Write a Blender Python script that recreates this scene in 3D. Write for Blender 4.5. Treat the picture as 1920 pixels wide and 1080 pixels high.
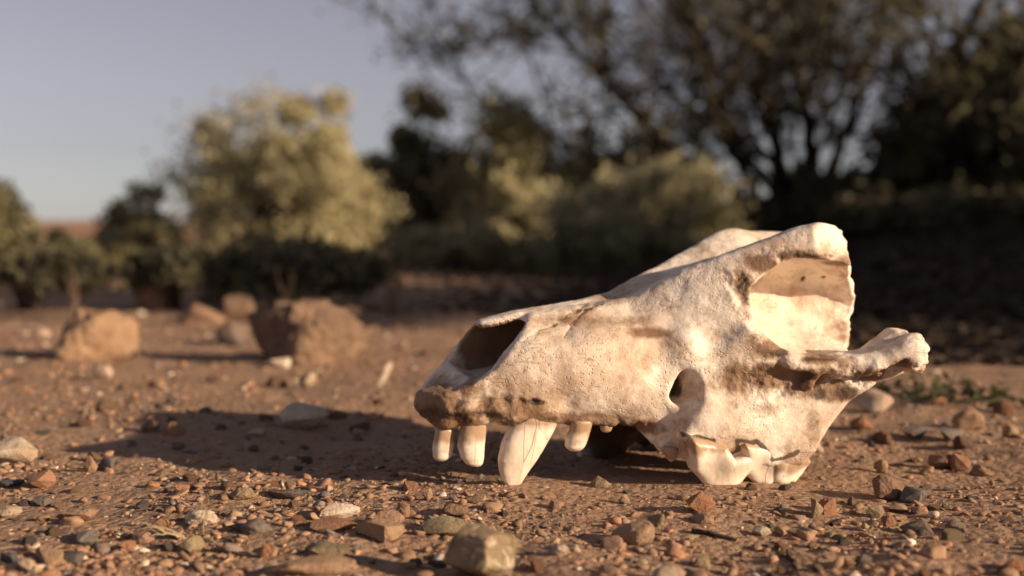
import bpy, bmesh, math, random
import numpy as np
from mathutils import Vector, Matrix, noise as mnoise

for _o in list(bpy.data.objects):
    bpy.data.objects.remove(_o)
scene = bpy.context.scene
COL = scene.collection

# ------------------------------------------------------------------ camera
F_PX, HORIZON = 2318.0, 460.0          # focal length and eye level, in pixels of a 1920 px wide frame
CAM_H = 0.06085                         # camera height in metres (it lies almost on the ground)
FOCUS = 0.290
cam_data = bpy.data.cameras.new("camera")
cam = bpy.data.objects.new("camera", cam_data)
COL.objects.link(cam)
cam.location = (0, 0, CAM_H)
cam.rotation_euler = (math.radians(90), 0, 0)
cam_data.sensor_width = 36.0
cam_data.lens = 36.0 * F_PX / 1920.0
cam_data.shift_y = -(540.0 - HORIZON) / 1920.0
cam_data.clip_start = 0.005
cam_data.clip_end = 6000.0
cam_data.dof.use_dof = True
cam_data.dof.focus_distance = FOCUS
cam_data.dof.aperture_fstop = 12.0
cam_data.dof.aperture_blades = 7
scene.camera = cam

# ------------------------------------------------------------------ sky and sun
SUN_AZ, SUN_EL = math.radians(24), math.radians(17)   # azimuth: from the right, this far towards the camera
to_sun = Vector((math.cos(SUN_AZ) * math.cos(SUN_EL), -math.sin(SUN_AZ) * math.cos(SUN_EL), math.sin(SUN_EL)))
world = bpy.data.worlds.new("World")
scene.world = world
world.use_nodes = True
wn, wl = world.node_tree.nodes, world.node_tree.links
bg = wn["Background"]
sky_node = wn.new("ShaderNodeTexSky")
sky_node.sky_type = 'NISHITA'
sky_node.sun_disc = False
sky_node.sun_elevation = SUN_EL
sky_node.sun_rotation = math.atan2(to_sun.x, to_sun.y)
sky_node.altitude = 600
sky_node.air_density = 1.0
sky_node.dust_density = 0.65
sky_node.ozone_density = 2.0
hsv = wn.new("ShaderNodeHueSaturation")
hsv.inputs["Saturation"].default_value = 0.38
hsv.inputs["Hue"].default_value = 0.525
wl.new(sky_node.outputs[0], hsv.inputs["Color"])
tint = wn.new("ShaderNodeMix"); tint.data_type = 'RGBA'; tint.blend_type = 'MULTIPLY'
tint.inputs[0].default_value = 1.0
tint.inputs[7].default_value = (1.05, 0.975, 1.0, 1)      # slightly violet evening air
wl.new(hsv.outputs[0], tint.inputs[6])
wl.new(tint.outputs[2], bg.inputs["Color"])
bg.inputs["Strength"].default_value = 0.054
sun_data = bpy.data.lights.new("sun", 'SUN')
sun_data.energy = 5.0
sun_data.angle = math.radians(0.6)
sun_data.color = (1.0, 0.76, 0.52)
sun = bpy.data.objects.new("sun", sun_data)
COL.objects.link(sun)
sun.rotation_euler = to_sun.to_track_quat('Z', 'Y').to_euler()
sun.location = (2, -1, 2)

scene.view_settings.view_transform = 'Standard'
scene.view_settings.look = 'None'
scene.view_settings.gamma = 1.0
scene.view_settings.exposure = 0.6
scene.render.engine = 'CYCLES'
scene.cycles.use_denoising = True
scene.cycles.max_bounces = 6
scene.cycles.transparent_max_bounces = 8

# ------------------------------------------------------------------ helpers
def tag(o, label=None, cat=None, group=None, kind=None):
    if label: o["label"] = label
    if cat: o["category"] = cat
    if group: o["group"] = group
    if kind: o["kind"] = kind
    return o

def link(name, mesh, mat=None, parent=None, smooth=True):
    o = bpy.data.objects.new(name, mesh)
    COL.objects.link(o)
    if mat and not mesh.materials:
        mesh.materials.append(mat)
    if parent:
        o.parent = parent
    if smooth and len(mesh.polygons):
        mesh.polygons.foreach_set("use_smooth", np.ones(len(mesh.polygons), dtype=bool))
    return o

def empty(name, loc=(0, 0, 0)):
    o = bpy.data.objects.new(name, None)
    o.empty_display_size = 0.02
    o.location = loc
    COL.objects.link(o)
    return o

def np_mesh(name, verts, faces):
    """mesh from an (n,3) array and an (m,3|4) index array"""
    me = bpy.data.meshes.new(name)
    verts = np.asarray(verts, dtype=np.float32)
    faces = np.asarray(faces, dtype=np.int32)
    k = faces.shape[1]
    me.vertices.add(len(verts)); me.vertices.foreach_set("co", verts.ravel())
    me.loops.add(faces.size); me.loops.foreach_set("vertex_index", faces.ravel())
    me.polygons.add(len(faces))
    me.polygons.foreach_set("loop_start", np.arange(0, faces.size, k, dtype=np.int32))
    me.update(calc_edges=True)
    return me

def lerp_tab(x, xs, ys):
    return np.interp(x, xs, ys).astype(np.float32)

def smooth_tab(x, xs, ys, n=400, win=.02):
    """interpolation with rounded corners"""
    xs = np.asarray(xs, float); ys = np.asarray(ys, float)
    g = np.linspace(xs[0], xs[-1], n)
    y = np.interp(g, xs, ys)
    w = max(3, int(n * win)) | 1
    ker = np.hanning(w + 2)[1:-1]; ker /= ker.sum()
    y = np.convolve(np.pad(y, w // 2, mode='edge'), ker, mode='valid')
    return np.interp(x, g, y).astype(np.float32)

_rng = np.random.RandomState(7)
_PERM = _rng.permutation(256)
_PERM = np.concatenate([_PERM, _PERM, _PERM])
_GR = _rng.randn(256, 3); _GR /= np.linalg.norm(_GR, axis=1)[:, None]
def perlin2(x, y, seed=0):
    x = np.asarray(x, np.float64) + seed * 17.31; y = np.asarray(y, np.float64) - seed * 9.17
    xi = np.floor(x).astype(int); yi = np.floor(y).astype(int)
    fx, fy = x - xi, y - yi
    u = fx * fx * fx * (fx * (fx * 6 - 15) + 10); v = fy * fy * fy * (fy * (fy * 6 - 15) + 10)
    xi &= 255; yi &= 255
    def g(ax, ay, dx, dy):
        h = _PERM[_PERM[ax] + ay]
        return _GR[h, 0] * dx + _GR[h, 1] * dy
    x1, y1 = (xi + 1) & 255, (yi + 1) & 255
    a = g(xi, yi, fx, fy); b = g(x1, yi, fx - 1, fy)
    c = g(xi, y1, fx, fy - 1); d = g(x1, y1, fx - 1, fy - 1)
    return (a + u * (b - a)) * (1 - v) + (c + u * (d - c)) * v

def perlin3(p, scale, seed=0):
    p = np.asarray(p, np.float64) * scale + seed * 13.7
    i = np.floor(p).astype(int); f = p - i
    u = f * f * f * (f * (f * 6 - 15) + 10)
    i &= 255
    j = (i + 1) & 255
    def g(ix, iy, iz, dx, dy, dz):
        h = _PERM[_PERM[_PERM[ix] + iy] + iz]
        gr = _GR[h]
        return gr[:, 0] * dx + gr[:, 1] * dy + gr[:, 2] * dz
    fx, fy, fz = f[:, 0], f[:, 1], f[:, 2]
    out = 0
    for a in (0, 1):
        for b in (0, 1):
            for c in (0, 1):
                w = (u[:, 0] if a else 1 - u[:, 0]) * (u[:, 1] if b else 1 - u[:, 1]) * (u[:, 2] if c else 1 - u[:, 2])
                out = out + w * g(j[:, 0] if a else i[:, 0], j[:, 1] if b else i[:, 1], j[:, 2] if c else i[:, 2], fx - a, fy - b, fz - c)
    return out

class NT:
    """small node-tree builder"""
    def __init__(self, name):
        self.m = bpy.data.materials.new(name); self.m.use_nodes = True
        self.n = self.m.node_tree.nodes; self.l = self.m.node_tree.links
        self.b = self.n["Principled BSDF"]
        self.b.inputs["Roughness"].default_value = 0.85
        self.b.inputs["Specular IOR Level"].default_value = 0.25
    def new(self, t, **kw):
        nd = self.n.new(t)
        for k, v in kw.items(): setattr(nd, k, v)
        return nd
    def put(self, sock, v):
        if hasattr(v, "is_linked") or isinstance(v, bpy.types.NodeSocket): self.l.new(v, sock)
        else: sock.default_value = v
    def coord(self, out="Object"):
        return self.new("ShaderNodeTexCoord").outputs[out]
    def noise(self, scale, detail=4, rough=0.6, vec=None, dist=0.0, out="Fac"):
        nd = self.new("ShaderNodeTexNoise")
        nd.inputs["Scale"].default_value = scale; nd.inputs["Detail"].default_value = detail
        nd.inputs["Roughness"].default_value = rough; nd.inputs["Distortion"].default_value = dist
        if vec is not None: self.l.new(vec, nd.inputs["Vector"])
        return nd.outputs[out]
    def voronoi(self, scale, feature='F1', vec=None, out="Distance", rand=1.0):
        nd = self.new("ShaderNodeTexVoronoi", feature=feature)
        nd.inputs["Scale"].default_value = scale; nd.inputs["Randomness"].default_value = rand
        if vec is not None: self.l.new(vec, nd.inputs["Vector"])
        return nd.outputs[out]
    def ramp(self, fac, stops):
        nd = self.new("ShaderNodeValToRGB")
        e = nd.color_ramp.elements
        while len(e) < len(stops): e.new(0.5)
        for el, (p, c) in zip(e, stops):
            el.position = p
            el.color = (c, c, c, 1) if isinstance(c, (int, float)) else (*c, 1)
        self.put(nd.inputs["Fac"], fac)
        return nd.outputs["Color"]
    def math(self, op, a, b=0.0, clamp=False):
        nd = self.new("ShaderNodeMath", operation=op, use_clamp=clamp)
        self.put(nd.inputs[0], a); self.put(nd.inputs[1], b)
        return nd.outputs[0]
    def mix(self, fac, a, b, blend='MIX'):
        nd = self.new("ShaderNodeMix", data_type='RGBA', blend_type=blend)
        self.put(nd.inputs[0], fac)
        self.put(nd.inputs[6], a if not isinstance(a, tuple) else (*a, 1))
        self.put(nd.inputs[7], b if not isinstance(b, tuple) else (*b, 1))
        return nd.outputs[2]
    def attr(self, name, out="Fac"):
        nd = self.new("ShaderNodeAttribute"); nd.attribute_name = name
        return nd.outputs[out]
    def bump(self, h, strength=0.5, dist=0.001, normal=None):
        nd = self.new("ShaderNodeBump")
        nd.inputs["Strength"].default_value = strength; nd.inputs["Distance"].default_value = dist
        self.put(nd.inputs["Height"], h)
        if normal is not None: self.l.new(normal, nd.inputs["Normal"])
        return nd.outputs[0]
    def done(self, color=None, normal=None, rough=None):
        if color is not None: self.put(self.b.inputs["Base Color"], color if not isinstance(color, tuple) else (*color, 1))
        if normal is not None: self.l.new(normal, self.b.inputs["Normal"])
        if rough is not None: self.put(self.b.inputs["Roughness"], rough)
        return self.m
SKULL_H = 0.044
def bone_material():
    k = NT("bone"); co = k.coord()
    st, gr, ro = k.attr("stain_and_shade"), k.attr("grime_and_shade"), k.attr("rough")
    n1 = k.noise(90, 6, .68, co); n2 = k.noise(420, 5, .7, co); n3 = k.noise(38, 5, .6, co, .6); n4 = k.noise(1500, 3, .6, co)
    base = k.mix(k.ramp(n3, [(.40, 0), (.62, 1)]), (.88, .785, .675), (.64, .49, .365))
    base = k.mix(k.math('MULTIPLY', k.ramp(n1, [(.48, 0), (.66, 1)]), .85), base, (.40, .26, .165))
    base = k.mix(k.math('MULTIPLY', k.ramp(k.noise(260, 6, .75, co, .8), [(.54, 0), (.66, 1)]), .5), base, (.36, .22, .13))
    # stains and painted shade follow their own patches, frayed by noise
    fray = k.math('ADD', k.math('ADD', k.math('MULTIPLY', n1, 1.0), k.math('MULTIPLY', n2, 1.1)), k.math('MULTIPLY', n4, .4))
    sf = k.math('ADD', k.math('MULTIPLY', st, 1.9), k.math('SUBTRACT', fray, 1.74))
    base = k.mix(k.math('MULTIPLY', k.ramp(sf, [(.10, 0), (.75, 1)]), .9), base, k.mix(n2, (.245, .14, .072), (.15, .078, .038)))
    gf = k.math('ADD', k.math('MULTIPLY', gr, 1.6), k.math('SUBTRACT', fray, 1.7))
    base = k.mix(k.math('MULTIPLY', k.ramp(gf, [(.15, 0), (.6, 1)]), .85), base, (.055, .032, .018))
    # fine drying cracks that run along the bone
    mp = k.new("ShaderNodeMapping"); mp.inputs["Scale"].default_value = (.16, 1, 1); mp.inputs["Rotation"].default_value = (0, math.radians(-14), 0); k.l.new(co, mp.inputs["Vector"])
    cr = k.math('ABSOLUTE', k.math('SUBTRACT', k.noise(240, 3, .55, mp.outputs[0], .4), .5))
    cm = k.math('MULTIPLY', k.ramp(cr, [(.0, 1), (.012, 0)]), k.ramp(k.noise(70, 3, .6, co), [(.48, 0), (.6, 1)]))
    base = k.mix(k.math('MULTIPLY', cm, .32), base, (.17, .10, .055))
    # pores
    v = k.voronoi(1050, vec=co)
    pm = k.ramp(k.noise(65, 3, .6, co), [(.44, 0), (.62, 1)])
    pore = k.math('MULTIPLY', k.ramp(v, [(.05, 1), (.3, 0)]), pm)
    base = k.mix(k.math('MULTIPLY', pore, .42), base, (.28, .16, .09))
    h = k.math('ADD', k.math('ADD', k.math('MULTIPLY', n2, .7), k.math('MULTIPLY', n4, .22)), k.math('MULTIPLY', n1, .9))
    h = k.math('SUBTRACT', h, k.math('ADD', k.math('MULTIPLY', pore, .8), k.math('MULTIPLY', cm, .32)))
    h = k.math('ADD', h, k.math('MULTIPLY', k.math('MULTIPLY', n4, ro), 1.0))
    k.b.inputs["Subsurface Weight"].default_value = 0.12
    k.b.inputs["Subsurface Radius"].default_value = (.004, .002, .001)
    k.b.inputs["Subsurface Scale"].default_value = 0.6
    k.b.inputs["Specular IOR Level"].default_value = 0.35
    return k.done(base, k.bump(h, .55, .0006), k.ramp(n1, [(.3, .5), (.8, .75)]))
def tooth_material():
    k = NT("tooth_enamel"); co = k.coord()
    n1 = k.noise(160, 5, .6, co); rt = k.attr("root")
    mp = k.new("ShaderNodeMapping"); mp.inputs["Scale"].default_value = (1, 1, .035); k.l.new(co, mp.inputs["Vector"])
    streak = k.noise(420, 3, .6, mp.outputs[0]); 
    base = k.mix(k.ramp(streak, [(.45, 0), (.75, 1)]), (.80, .70, .58), (.66, .53, .40))
    base = k.mix(k.math('MULTIPLY', k.ramp(k.math('ADD', rt, k.math('SUBTRACT', n1, .5)), [(.25, 0), (.75, 1)]), .85), base, (.33, .20, .11))
    crack = k.voronoi(130, 'DISTANCE_TO_EDGE', mp.outputs[0])
    cf = k.math('MULTIPLY', k.math('MULTIPLY', k.ramp(crack, [(.0, 1), (.012, 0)]), k.ramp(k.noise(120, 2, .5, co), [(.45, 0), (.6, 1)])), .7)
    base = k.mix(cf, base, (.22, .12, .07))
    spot = k.math('MULTIPLY', k.ramp(k.noise(700, 2, .5, co), [(.70, 0), (.75, 1)]), .7)
    base = k.mix(spot, base, (.25, .14, .08))
    k.b.inputs["Subsurface Weight"].default_value = 0.15
    k.b.inputs["Subsurface Radius"].default_value = (.003, .002, .001)
    k.b.inputs["Subsurface Scale"].default_value = 0.6
    k.b.inputs["Specular IOR Level"].default_value = 0.5
    return k.done(base, k.bump(k.math('SUBTRACT', k.math('MULTIPLY', streak, .3), cf), .3, .0004), .38)
# ------------------------------------------------------------------ skull: a signed-distance solid turned into a mesh
# skull frame in centimetres: s runs backwards along the skull, v sideways (negative = side nearest the camera), w up
YAW, ROLL = math.radians(18), math.radians(7)
SB = np.array([math.cos(YAW), math.sin(YAW), 0.0])
_L = np.array([-math.sin(YAW), math.cos(YAW), 0.0]); _Z = np.array([0, 0, 1.0])
SN = math.cos(ROLL) * _L + math.sin(ROLL) * _Z
SU = math.cos(ROLL) * _Z - math.sin(ROLL) * _L
SO = np.array([0.27, 32.4, 0.0])
SC = np.array([0, 0, CAM_H * 100])

def at(px, py, v):
    """skull coordinates of the point seen at (px, py) that lies v centimetres off the midline"""
    d = np.array([(px - 960) / F_PX, 1.0, -(py - HORIZON) / F_PX])
    Y = (v - (SC - SO) @ SN) / (d @ SN)
    q = SC + Y * d - SO
    return np.array([q @ SB, q @ SN, q @ SU])
def pts(lst):
    return np.array([at(*p) for p in lst])
def to_world(p):
    p = np.asarray(p)
    return (SO + p[:, :1] * SB + p[:, 1:2] * SN + p[:, 2:3] * SU) * 0.01

def smin(a, b, k):
    h = np.clip(0.5 + 0.5 * (b - a) / k, 0, 1)
    return b + (a - b) * h - k * h * (1 - h)
def smax(a, b, k):
    return -smin(-a, -b, k)
def poly_sd(x, y, poly):
    """signed distance to a polygon (negative inside)"""
    poly = np.asarray(poly, np.float32)
    d = np.full(x.shape, 1e9, np.float32); inside = np.zeros(x.shape, bool)
    n = len(poly)
    for i in range(n):
        ax, ay = poly[i]; bx, by = poly[(i + 1) % n]
        ex, ey = bx - ax, by - ay
        wx, wy = x - ax, y - ay
        t = np.clip((wx * ex + wy * ey) / (ex * ex + ey * ey + 1e-9), 0, 1)
        dx, dy = wx - ex * t, wy - ey * t
        d = np.minimum(d, dx * dx + dy * dy)
        if abs(ey) > 1e-9:
            c = (ay > y) != (by > y)
            inside ^= c & (x < ex * (y - ay) / ey + ax)
    return np.where(inside, -1, 1) * np.sqrt(d)
def ellipsoid(x, y, z, c, r):
    q = np.sqrt(((x - c[0]) / r[0]) ** 2 + ((y - c[1]) / r[1]) ** 2 + ((z - c[2]) / r[2]) ** 2)
    return (q - 1) * min(r)
def capsule(x, y, z, a, b, ra, rb=None):
    rb = ra if rb is None else rb
    e = np.asarray(b) - np.asarray(a)
    t = np.clip(((x - a[0]) * e[0] + (y - a[1]) * e[1] + (z - a[2]) * e[2]) / (e @ e), 0, 1)
    return np.sqrt((x - a[0] - e[0] * t) ** 2 + (y - a[1] - e[1] * t) ** 2 + (z - a[2] - e[2] * t) ** 2) - (ra + (rb - ra) * t)

def surface_nets(f, lo, h):
    """dual mesh of the zero level of a sampled field"""
    ins = f < 0
    nx, ny, nz = f.shape
    cnt = np.zeros((nx - 1, ny - 1, nz - 1), np.int8)
    for a in (0, 1):
        for b in (0, 1):
            for c in (0, 1):
                cnt += ins[a:nx - 1 + a, b:ny - 1 + b, c:nz - 1 + c]
    act = (cnt > 0) & (cnt < 8)
    ci = np.argwhere(act)
    idx = -np.ones(act.shape, np.int64); idx[act] = np.arange(len(ci))
    acc = np.zeros((len(ci), 3)); num = np.zeros(len(ci))
    corner = [(a, b, c) for a in (0, 1) for b in (0, 1) for c in (0, 1)]
    val = {k: f[ci[:, 0] + k[0], ci[:, 1] + k[1], ci[:, 2] + k[2]] for k in corner}
    for k in corner:
        for ax in range(3):
            if k[ax] == 0:
                k2 = tuple(1 if i == ax else k[i] for i in range(3))
                f0, f1 = val[k], val[k2]
                m = (f0 < 0) != (f1 < 0)
                t = f0[m] / (f0[m] - f1[m])
                p = np.tile(np.array(k, float), (m.sum(), 1)); p[:, ax] = t
                acc[m] += p; num[m] += 1
    verts = lo + (ci + acc / num[:, None]) * h
    faces = []
    for ax in range(3):
        sl0 = [slice(None)] * 3; sl1 = [slice(None)] * 3
        sl0[ax] = slice(0, -1); sl1[ax] = slice(1, None)
        i0 = ins[tuple(sl0)]; i1 = ins[tuple(sl1)]
        e = np.argwhere(i0 != i1)
        o1, o2 = (ax + 1) % 3, (ax + 2) % 3
        e = e[(e[:, o1] > 0) & (e[:, o2] > 0) & (e[:, o1] < f.shape[o1] - 1) & (e[:, o2] < f.shape[o2] - 1)]
        flip = i0[e[:, 0], e[:, 1], e[:, 2]]
        q = []
        for d1, d2 in ((1, 1), (0, 1), (0, 0), (1, 0)):
            c = e.copy(); c[:, o1] -= d1; c[:, o2] -= d2
            q.append(idx[c[:, 0], c[:, 1], c[:, 2]])
        q = np.stack(q, 1)
        q[~flip] = q[~flip][:, ::-1]
        faces.append(q)
    return verts, np.concatenate(faces)

def skull_field(h):
    def near_box(c, r):
        """index slices of the block around a feature (both sides of the midline)"""
        i0 = max(int((c[0] - r - lo[0]) / h), 0); i1 = min(int((c[0] + r - lo[0]) / h) + 2, n[0])
        k0 = max(int((c[2] - r - lo[2]) / h), 0); k1 = min(int((c[2] + r - lo[2]) / h) + 2, n[2])
        return (slice(i0, i1), slice(None), slice(k0, k1))
    def add_e(c, r, k):
        b = near_box(c, max(r) + 2 * k); body[b] = smin(body[b], ellipsoid(S[b], A[b], W[b], c, r), k)
    def cut_e(c, r, k):
        b = near_box(c, max(r) + 2 * k); body[b] = smax(body[b], -ellipsoid(S[b], A[b], W[b], c, r), k)
    def add_c(a0, b0, r0, r1, k):
        a0 = np.asarray(a0); b0 = np.asarray(b0); b = near_box((a0 + b0) / 2, np.linalg.norm(b0 - a0) / 2 + max(r0, r1) + 2 * k)
        body[b] = smin(body[b], capsule(S[b], A[b], W[b], a0, b0, r0, r1), k)
    def cut_c(a0, b0, r0, r1, k):
        a0 = np.asarray(a0); b0 = np.asarray(b0); b = near_box((a0 + b0) / 2, np.linalg.norm(b0 - a0) / 2 + max(r0, r1) + 2 * k)
        body[b] = smax(body[b], -capsule(S[b], A[b], W[b], a0, b0, r0, r1), k)
    lo = np.array([-3.75, -5.6, -0.5]); hi = np.array([11.2, 5.6, 7.6])
    n = np.ceil((hi - lo) / h).astype(int) + 1
    sx = (lo[0] + np.arange(n[0]) * h).astype(np.float32)
    vx = (lo[1] + np.arange(n[1]) * h).astype(np.float32)
    wx = (lo[2] + np.arange(n[2]) * h).astype(np.float32)
    S = np.broadcast_to(sx[:, None, None], n).astype(np.float32)
    V = np.broadcast_to(vx[None, :, None], n).astype(np.float32)
    W = np.broadcast_to(wx[None, None, :], n).astype(np.float32)
    A = np.abs(V)
    # ---- lines along the skull
    ridge = pts([(840, 640, -.62), (890, 622, -.66), (985, 592, -.68), (1070, 577, -.6), (1180, 558, -.75), (1290, 503, -1.2), (1420, 456, -1.75), (1500, 428, -2.15), (1546, 417, -2.45), (1590, 425, -2.5)])
    alv = pts([(770, 786, -.7), (800, 796, -1.1), (850, 800, -1.25), (930, 795, -1.45), (1040, 790, -1.55), (1100, 795, -1.6), (1200, 803, -2.0), (1228, 835, -2.2), (1262, 862, -2.4), (1300, 868, -2.7), (1400, 868, -3.0), (1490, 872, -3.1)])
    s1 = sx
    w_r = smooth_tab(s1, ridge[:, 0], ridge[:, 2])[:, None, None]
    a_r = smooth_tab(s1, ridge[:, 0], -ridge[:, 1])[:, None, None]
    w_f = smooth_tab(s1, ridge[:, 0], ridge[:, 2], win=.22)[:, None, None]
    w_a = smooth_tab(s1, alv[:, 0], alv[:, 2])[:, None, None]
    groove = smooth_tab(s1, [-3, 0.5, 2.2, 3.5, 5, 7, 9], [0.0, 0.03, .12, .3, .5, .62, .5])[:, None, None]
    a_b = smooth_tab(s1, [-3.75, -3.12, -2.95, -2.55, -1.5, -.4, .5, 1.6, 2.6, 3.2, 3.9, 4.6, 5.6, 6.6, 8, 11],
                         [-.8, .0, .55, 1.08, 1.38, 1.55, 1.5, 1.68, 2.08, 2.33, 2.66, 2.93, 3.05, 3.0, 2.8, 2.8])[:, None, None]
    t = np.clip((W - w_a) / np.maximum(w_r - w_a, .4), 0, 1.2)
    ex = smooth_tab(s1, [-3.7, -1.5, 1.5, 3, 5, 9], [3.2, 3.0, 2.0, 2.3, 2.6, 2.2])[:, None, None]
    side = a_b + (np.minimum(a_r + .1, a_b * .8) - a_b) * t ** ex
    side = side + .10 * np.sin(np.clip(t, 0, 1) * math.pi) * np.clip((S + 1) / 2, 0, 1)
    # top surface with a hollow along the midline
    farmix = np.clip((V + .2) / .8, 0, 1) * np.clip((S - 2.0) / 2.0, 0, 1)
    q = np.clip(A / a_r, 0, 1)
    top = w_r * (1 - farmix) + w_f * farmix - groove * (1 - q * q * (3 - 2 * q)) - .55 * np.clip(A - a_r, 0, None)
    top = top - smooth_tab(s1, [-4, 2.4, 4.2, 6.2, 7.4, 9, 11], [0, 0, .42, .45, .6, .6, .6])[:, None, None] * np.clip((V + .3) / 1.0, 0, 1)
    # underside: arched palate between the tooth rows, open behind the last molar
    inner = np.clip((side - A - .35) / .7, 0, 1)
    pal = smooth_tab(s1, [-3.7, -2.6, -1.5, 0, 4, 6, 9], [.0, .1, .35, .65, .9, 1.2, 1.2])[:, None, None]
    back_rise = np.clip((S - 5.9) / .9, 0, 1) * .95
    bottom = w_a + pal * inner * inner * (3 - 2 * inner) + back_rise
    # the far tooth wall reaches lower than the near one
    fdrop = smooth_tab(s1, [-4, 1.7, 2.3, 3.2, 3.8, 6.0, 6.6, 11], [0, 0, 1.25, 1.6, 1.1, .95, 0, 0])[:, None, None]
    bottom = bottom - fdrop * np.clip((V - .9) / .5, 0, 1) * (1 + .12 * np.sin(S * 7.0))
    kk = smooth_tab(s1, [-4, -1.5, 0, 3, 6.3, 11], [.28, .4, .75, .6, .11, .11])[:, None, None]
    kk = np.where(V > .2, np.maximum(kk, .5), kk)
    body = smax(smax(A - side, W - top, kk), bottom - W, .2)
    body = smax(body, (-2.98 + .4 * np.clip(V, 0, 1)) - S, .25)
    # ragged broken rear edge
    e1 = pts([(1576, 425, -1.1), (1585, 455, -1.1), (1594, 520, -1.1), (1606, 552, -1.1), (1596, 590, -1.1), (1590, 625, -1.1), (1576, 668, -1.1), (1566, 760, -1.1)])
    e2 = pts([(1560, 400, -2.3), (1580, 450, -2.3), (1592, 500, -2.3), (1592, 560, -2.3), (1590, 760, -2.3)])
    o1 = np.argsort(e1[:, 2]); o2 = np.argsort(e2[:, 2])
    E1 = np.interp(wx, e1[o1, 2], e1[o1, 0]); E2 = np.interp(wx, e2[o2, 2], e2[o2, 0])
    fr = np.clip((A - 1.1) / 1.2, 0, 1)
    send = E1[None, None, :] * (1 - fr) + E2[None, None, :] * fr
    send = np.where(V > .3, E1[None, None, :] + .5, send)
    jag = (perlin2(W[0] * 3.1, V[0] * 2.0, 3) * .16 + perlin2(W[0] * 8, V[0] * 6, 5) * .07)[None].astype(np.float32)
    body = smax(body, (S - send - jag).astype(np.float32), .08)
    # swellings on the cheek (both sides)
    b = at(1180, 700, -2.0); add_e((b[0] - .15, 1.4, b[2]), (2.1, .8, 1.0), .65)
    b = at(1010, 740, -1.5); add_e((b[0], 1.12, b[2] + .1), (.8, .48, .95), .4)     # root of the canine
    p0 = at(1303, 655, -2.55); p1 = at(1325, 800, -2.95)
    add_c((p0[0], 2.05, p0[2]), (p1[0], 2.52, p1[2]), .3, .4, .6)
    b = at(1405, 800, -3.2); add_e((b[0], 2.72, b[2]), (1.15, .48, .62), .35)
    # nasal cavity
    floor_w = w_a + smooth_tab(s1, [-3.7, -2.6, -1.95, -1.3, 0, 9], [.78, .98, 1.15, .8, 1.0, 1.4])[:, None, None]
    cav = smax(smax(A - (side - .24), W - (top - .2), .2), floor_w - W, .3)
    cav = np.maximum(cav, S - 2.5)
    body = smax(body, -cav, .06)
    # nasal opening: near side broken further back than far side
    near = pts([(740, 700, -.3), (762, 752, -.4), (800, 741, -.8), (850, 736, -1.1), (885, 722, -1.2), (925, 694, -1.25), (948, 660, -1.1), (962, 634, -.8), (985, 600, -.5), (1010, 574, -.2)])
    near = [tuple(p) for p in near[:, [0, 2]]] + [(near[-1, 0], 8.0), (-6, 8.0), (-6, near[0, 2])]
    far = pts([(765, 760, .3), (782, 742, .8), (800, 710, 1.1), (840, 667, 1.15), (868, 634, 1.0), (888, 612, .7), (893, 596, .4)])
    far = [tuple(p) for p in far[:, [0, 2]]] + [(far[-1, 0], 8.0), (-6, 8.0), (-6, far[0, 2])]
    cn = poly_sd(S[:, 0, :], W[:, 0, :], near)[:, None, :]; cf = poly_sd(S[:, 0, :], W[:, 0, :], far)[:, None, :]
    mixv = np.clip((V + .15) / .3, 0, 1)
    body = smax(body, -(cn * (1 - mixv) + cf * mixv), .06)
    # eye socket
    orb = pts([(1406, 600, -2.4), (1408, 560, -2.3), (1424, 520, -2.2), (1450, 493, -2.2), (1490, 482, -2.2), (1540, 486, -2.2), (1572, 512, -2.2)])
    orb = [tuple(p) for p in orb[:, [0, 2]]]
    low = pts([(1700, 640, -3.4), (1640, 656, -3.4), (1560, 672, -3.2), (1500, 668, -3.0), (1462, 656, -2.8), (1425, 630, -2.6)])
    orb = orb + [(12.5, orb[-1][1] - .1), (12.5, low[0, 2])] + [tuple(p) for p in low[:, [0, 2]]]
    od = poly_sd(S[:, 0, :], W[:, 0, :], orb)[:, None, :]
    med = .74 + .10 * np.sin(W * 2.1 + S * .8) + .2 * np.clip(S - 8.2, 0, 2)
    oc = at(1508, 577, -2.6)
    ds = S - oc[0]
    ds = np.where(ds > 0, ds * (.3 + .3 * np.clip((W - oc[2] + .25) / .9, 0, 1)), ds)
    q = np.sqrt((ds / 1.42) ** 2 + ((A - 2.65) / np.where(A > 2.65, 9.0, 1.9)) ** 2 + ((W - oc[2]) / 1.27) ** 2)
    eye = (q - 1) * 1.25 + .035 * np.sin(S * 5 + W * 2) * np.sin(W * 3.7)
    eye = np.maximum(eye, np.broadcast_to(od - .3, S.shape))
    eye = smax(eye, W - (top - .42), .2)
    body = smax(body, -eye, .07)
    # everything behind the molars below the socket is open too
    hole = smax(smax(6.15 - S, (med + .1) - A, .5), W - (low[2, 2] - .5), .3)
    body = smax(body, -hole, .1)
    # thin plates of bone that hang down behind the palate
    pl = poly_sd(S[:, 0, :], W[:, 0, :], [(4.6, 3.0), (4.9, 1.2), (5.6, .45), (6.6, .35), (7.3, .7), (7.7, 1.6), (8.3, 3.2)])[:, None, :]
    body = smin(body, smax(np.broadcast_to(pl, S.shape), np.abs(A - 1.2 - .12 * np.sin(S * 2)) - .11, .08), .15)
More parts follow.
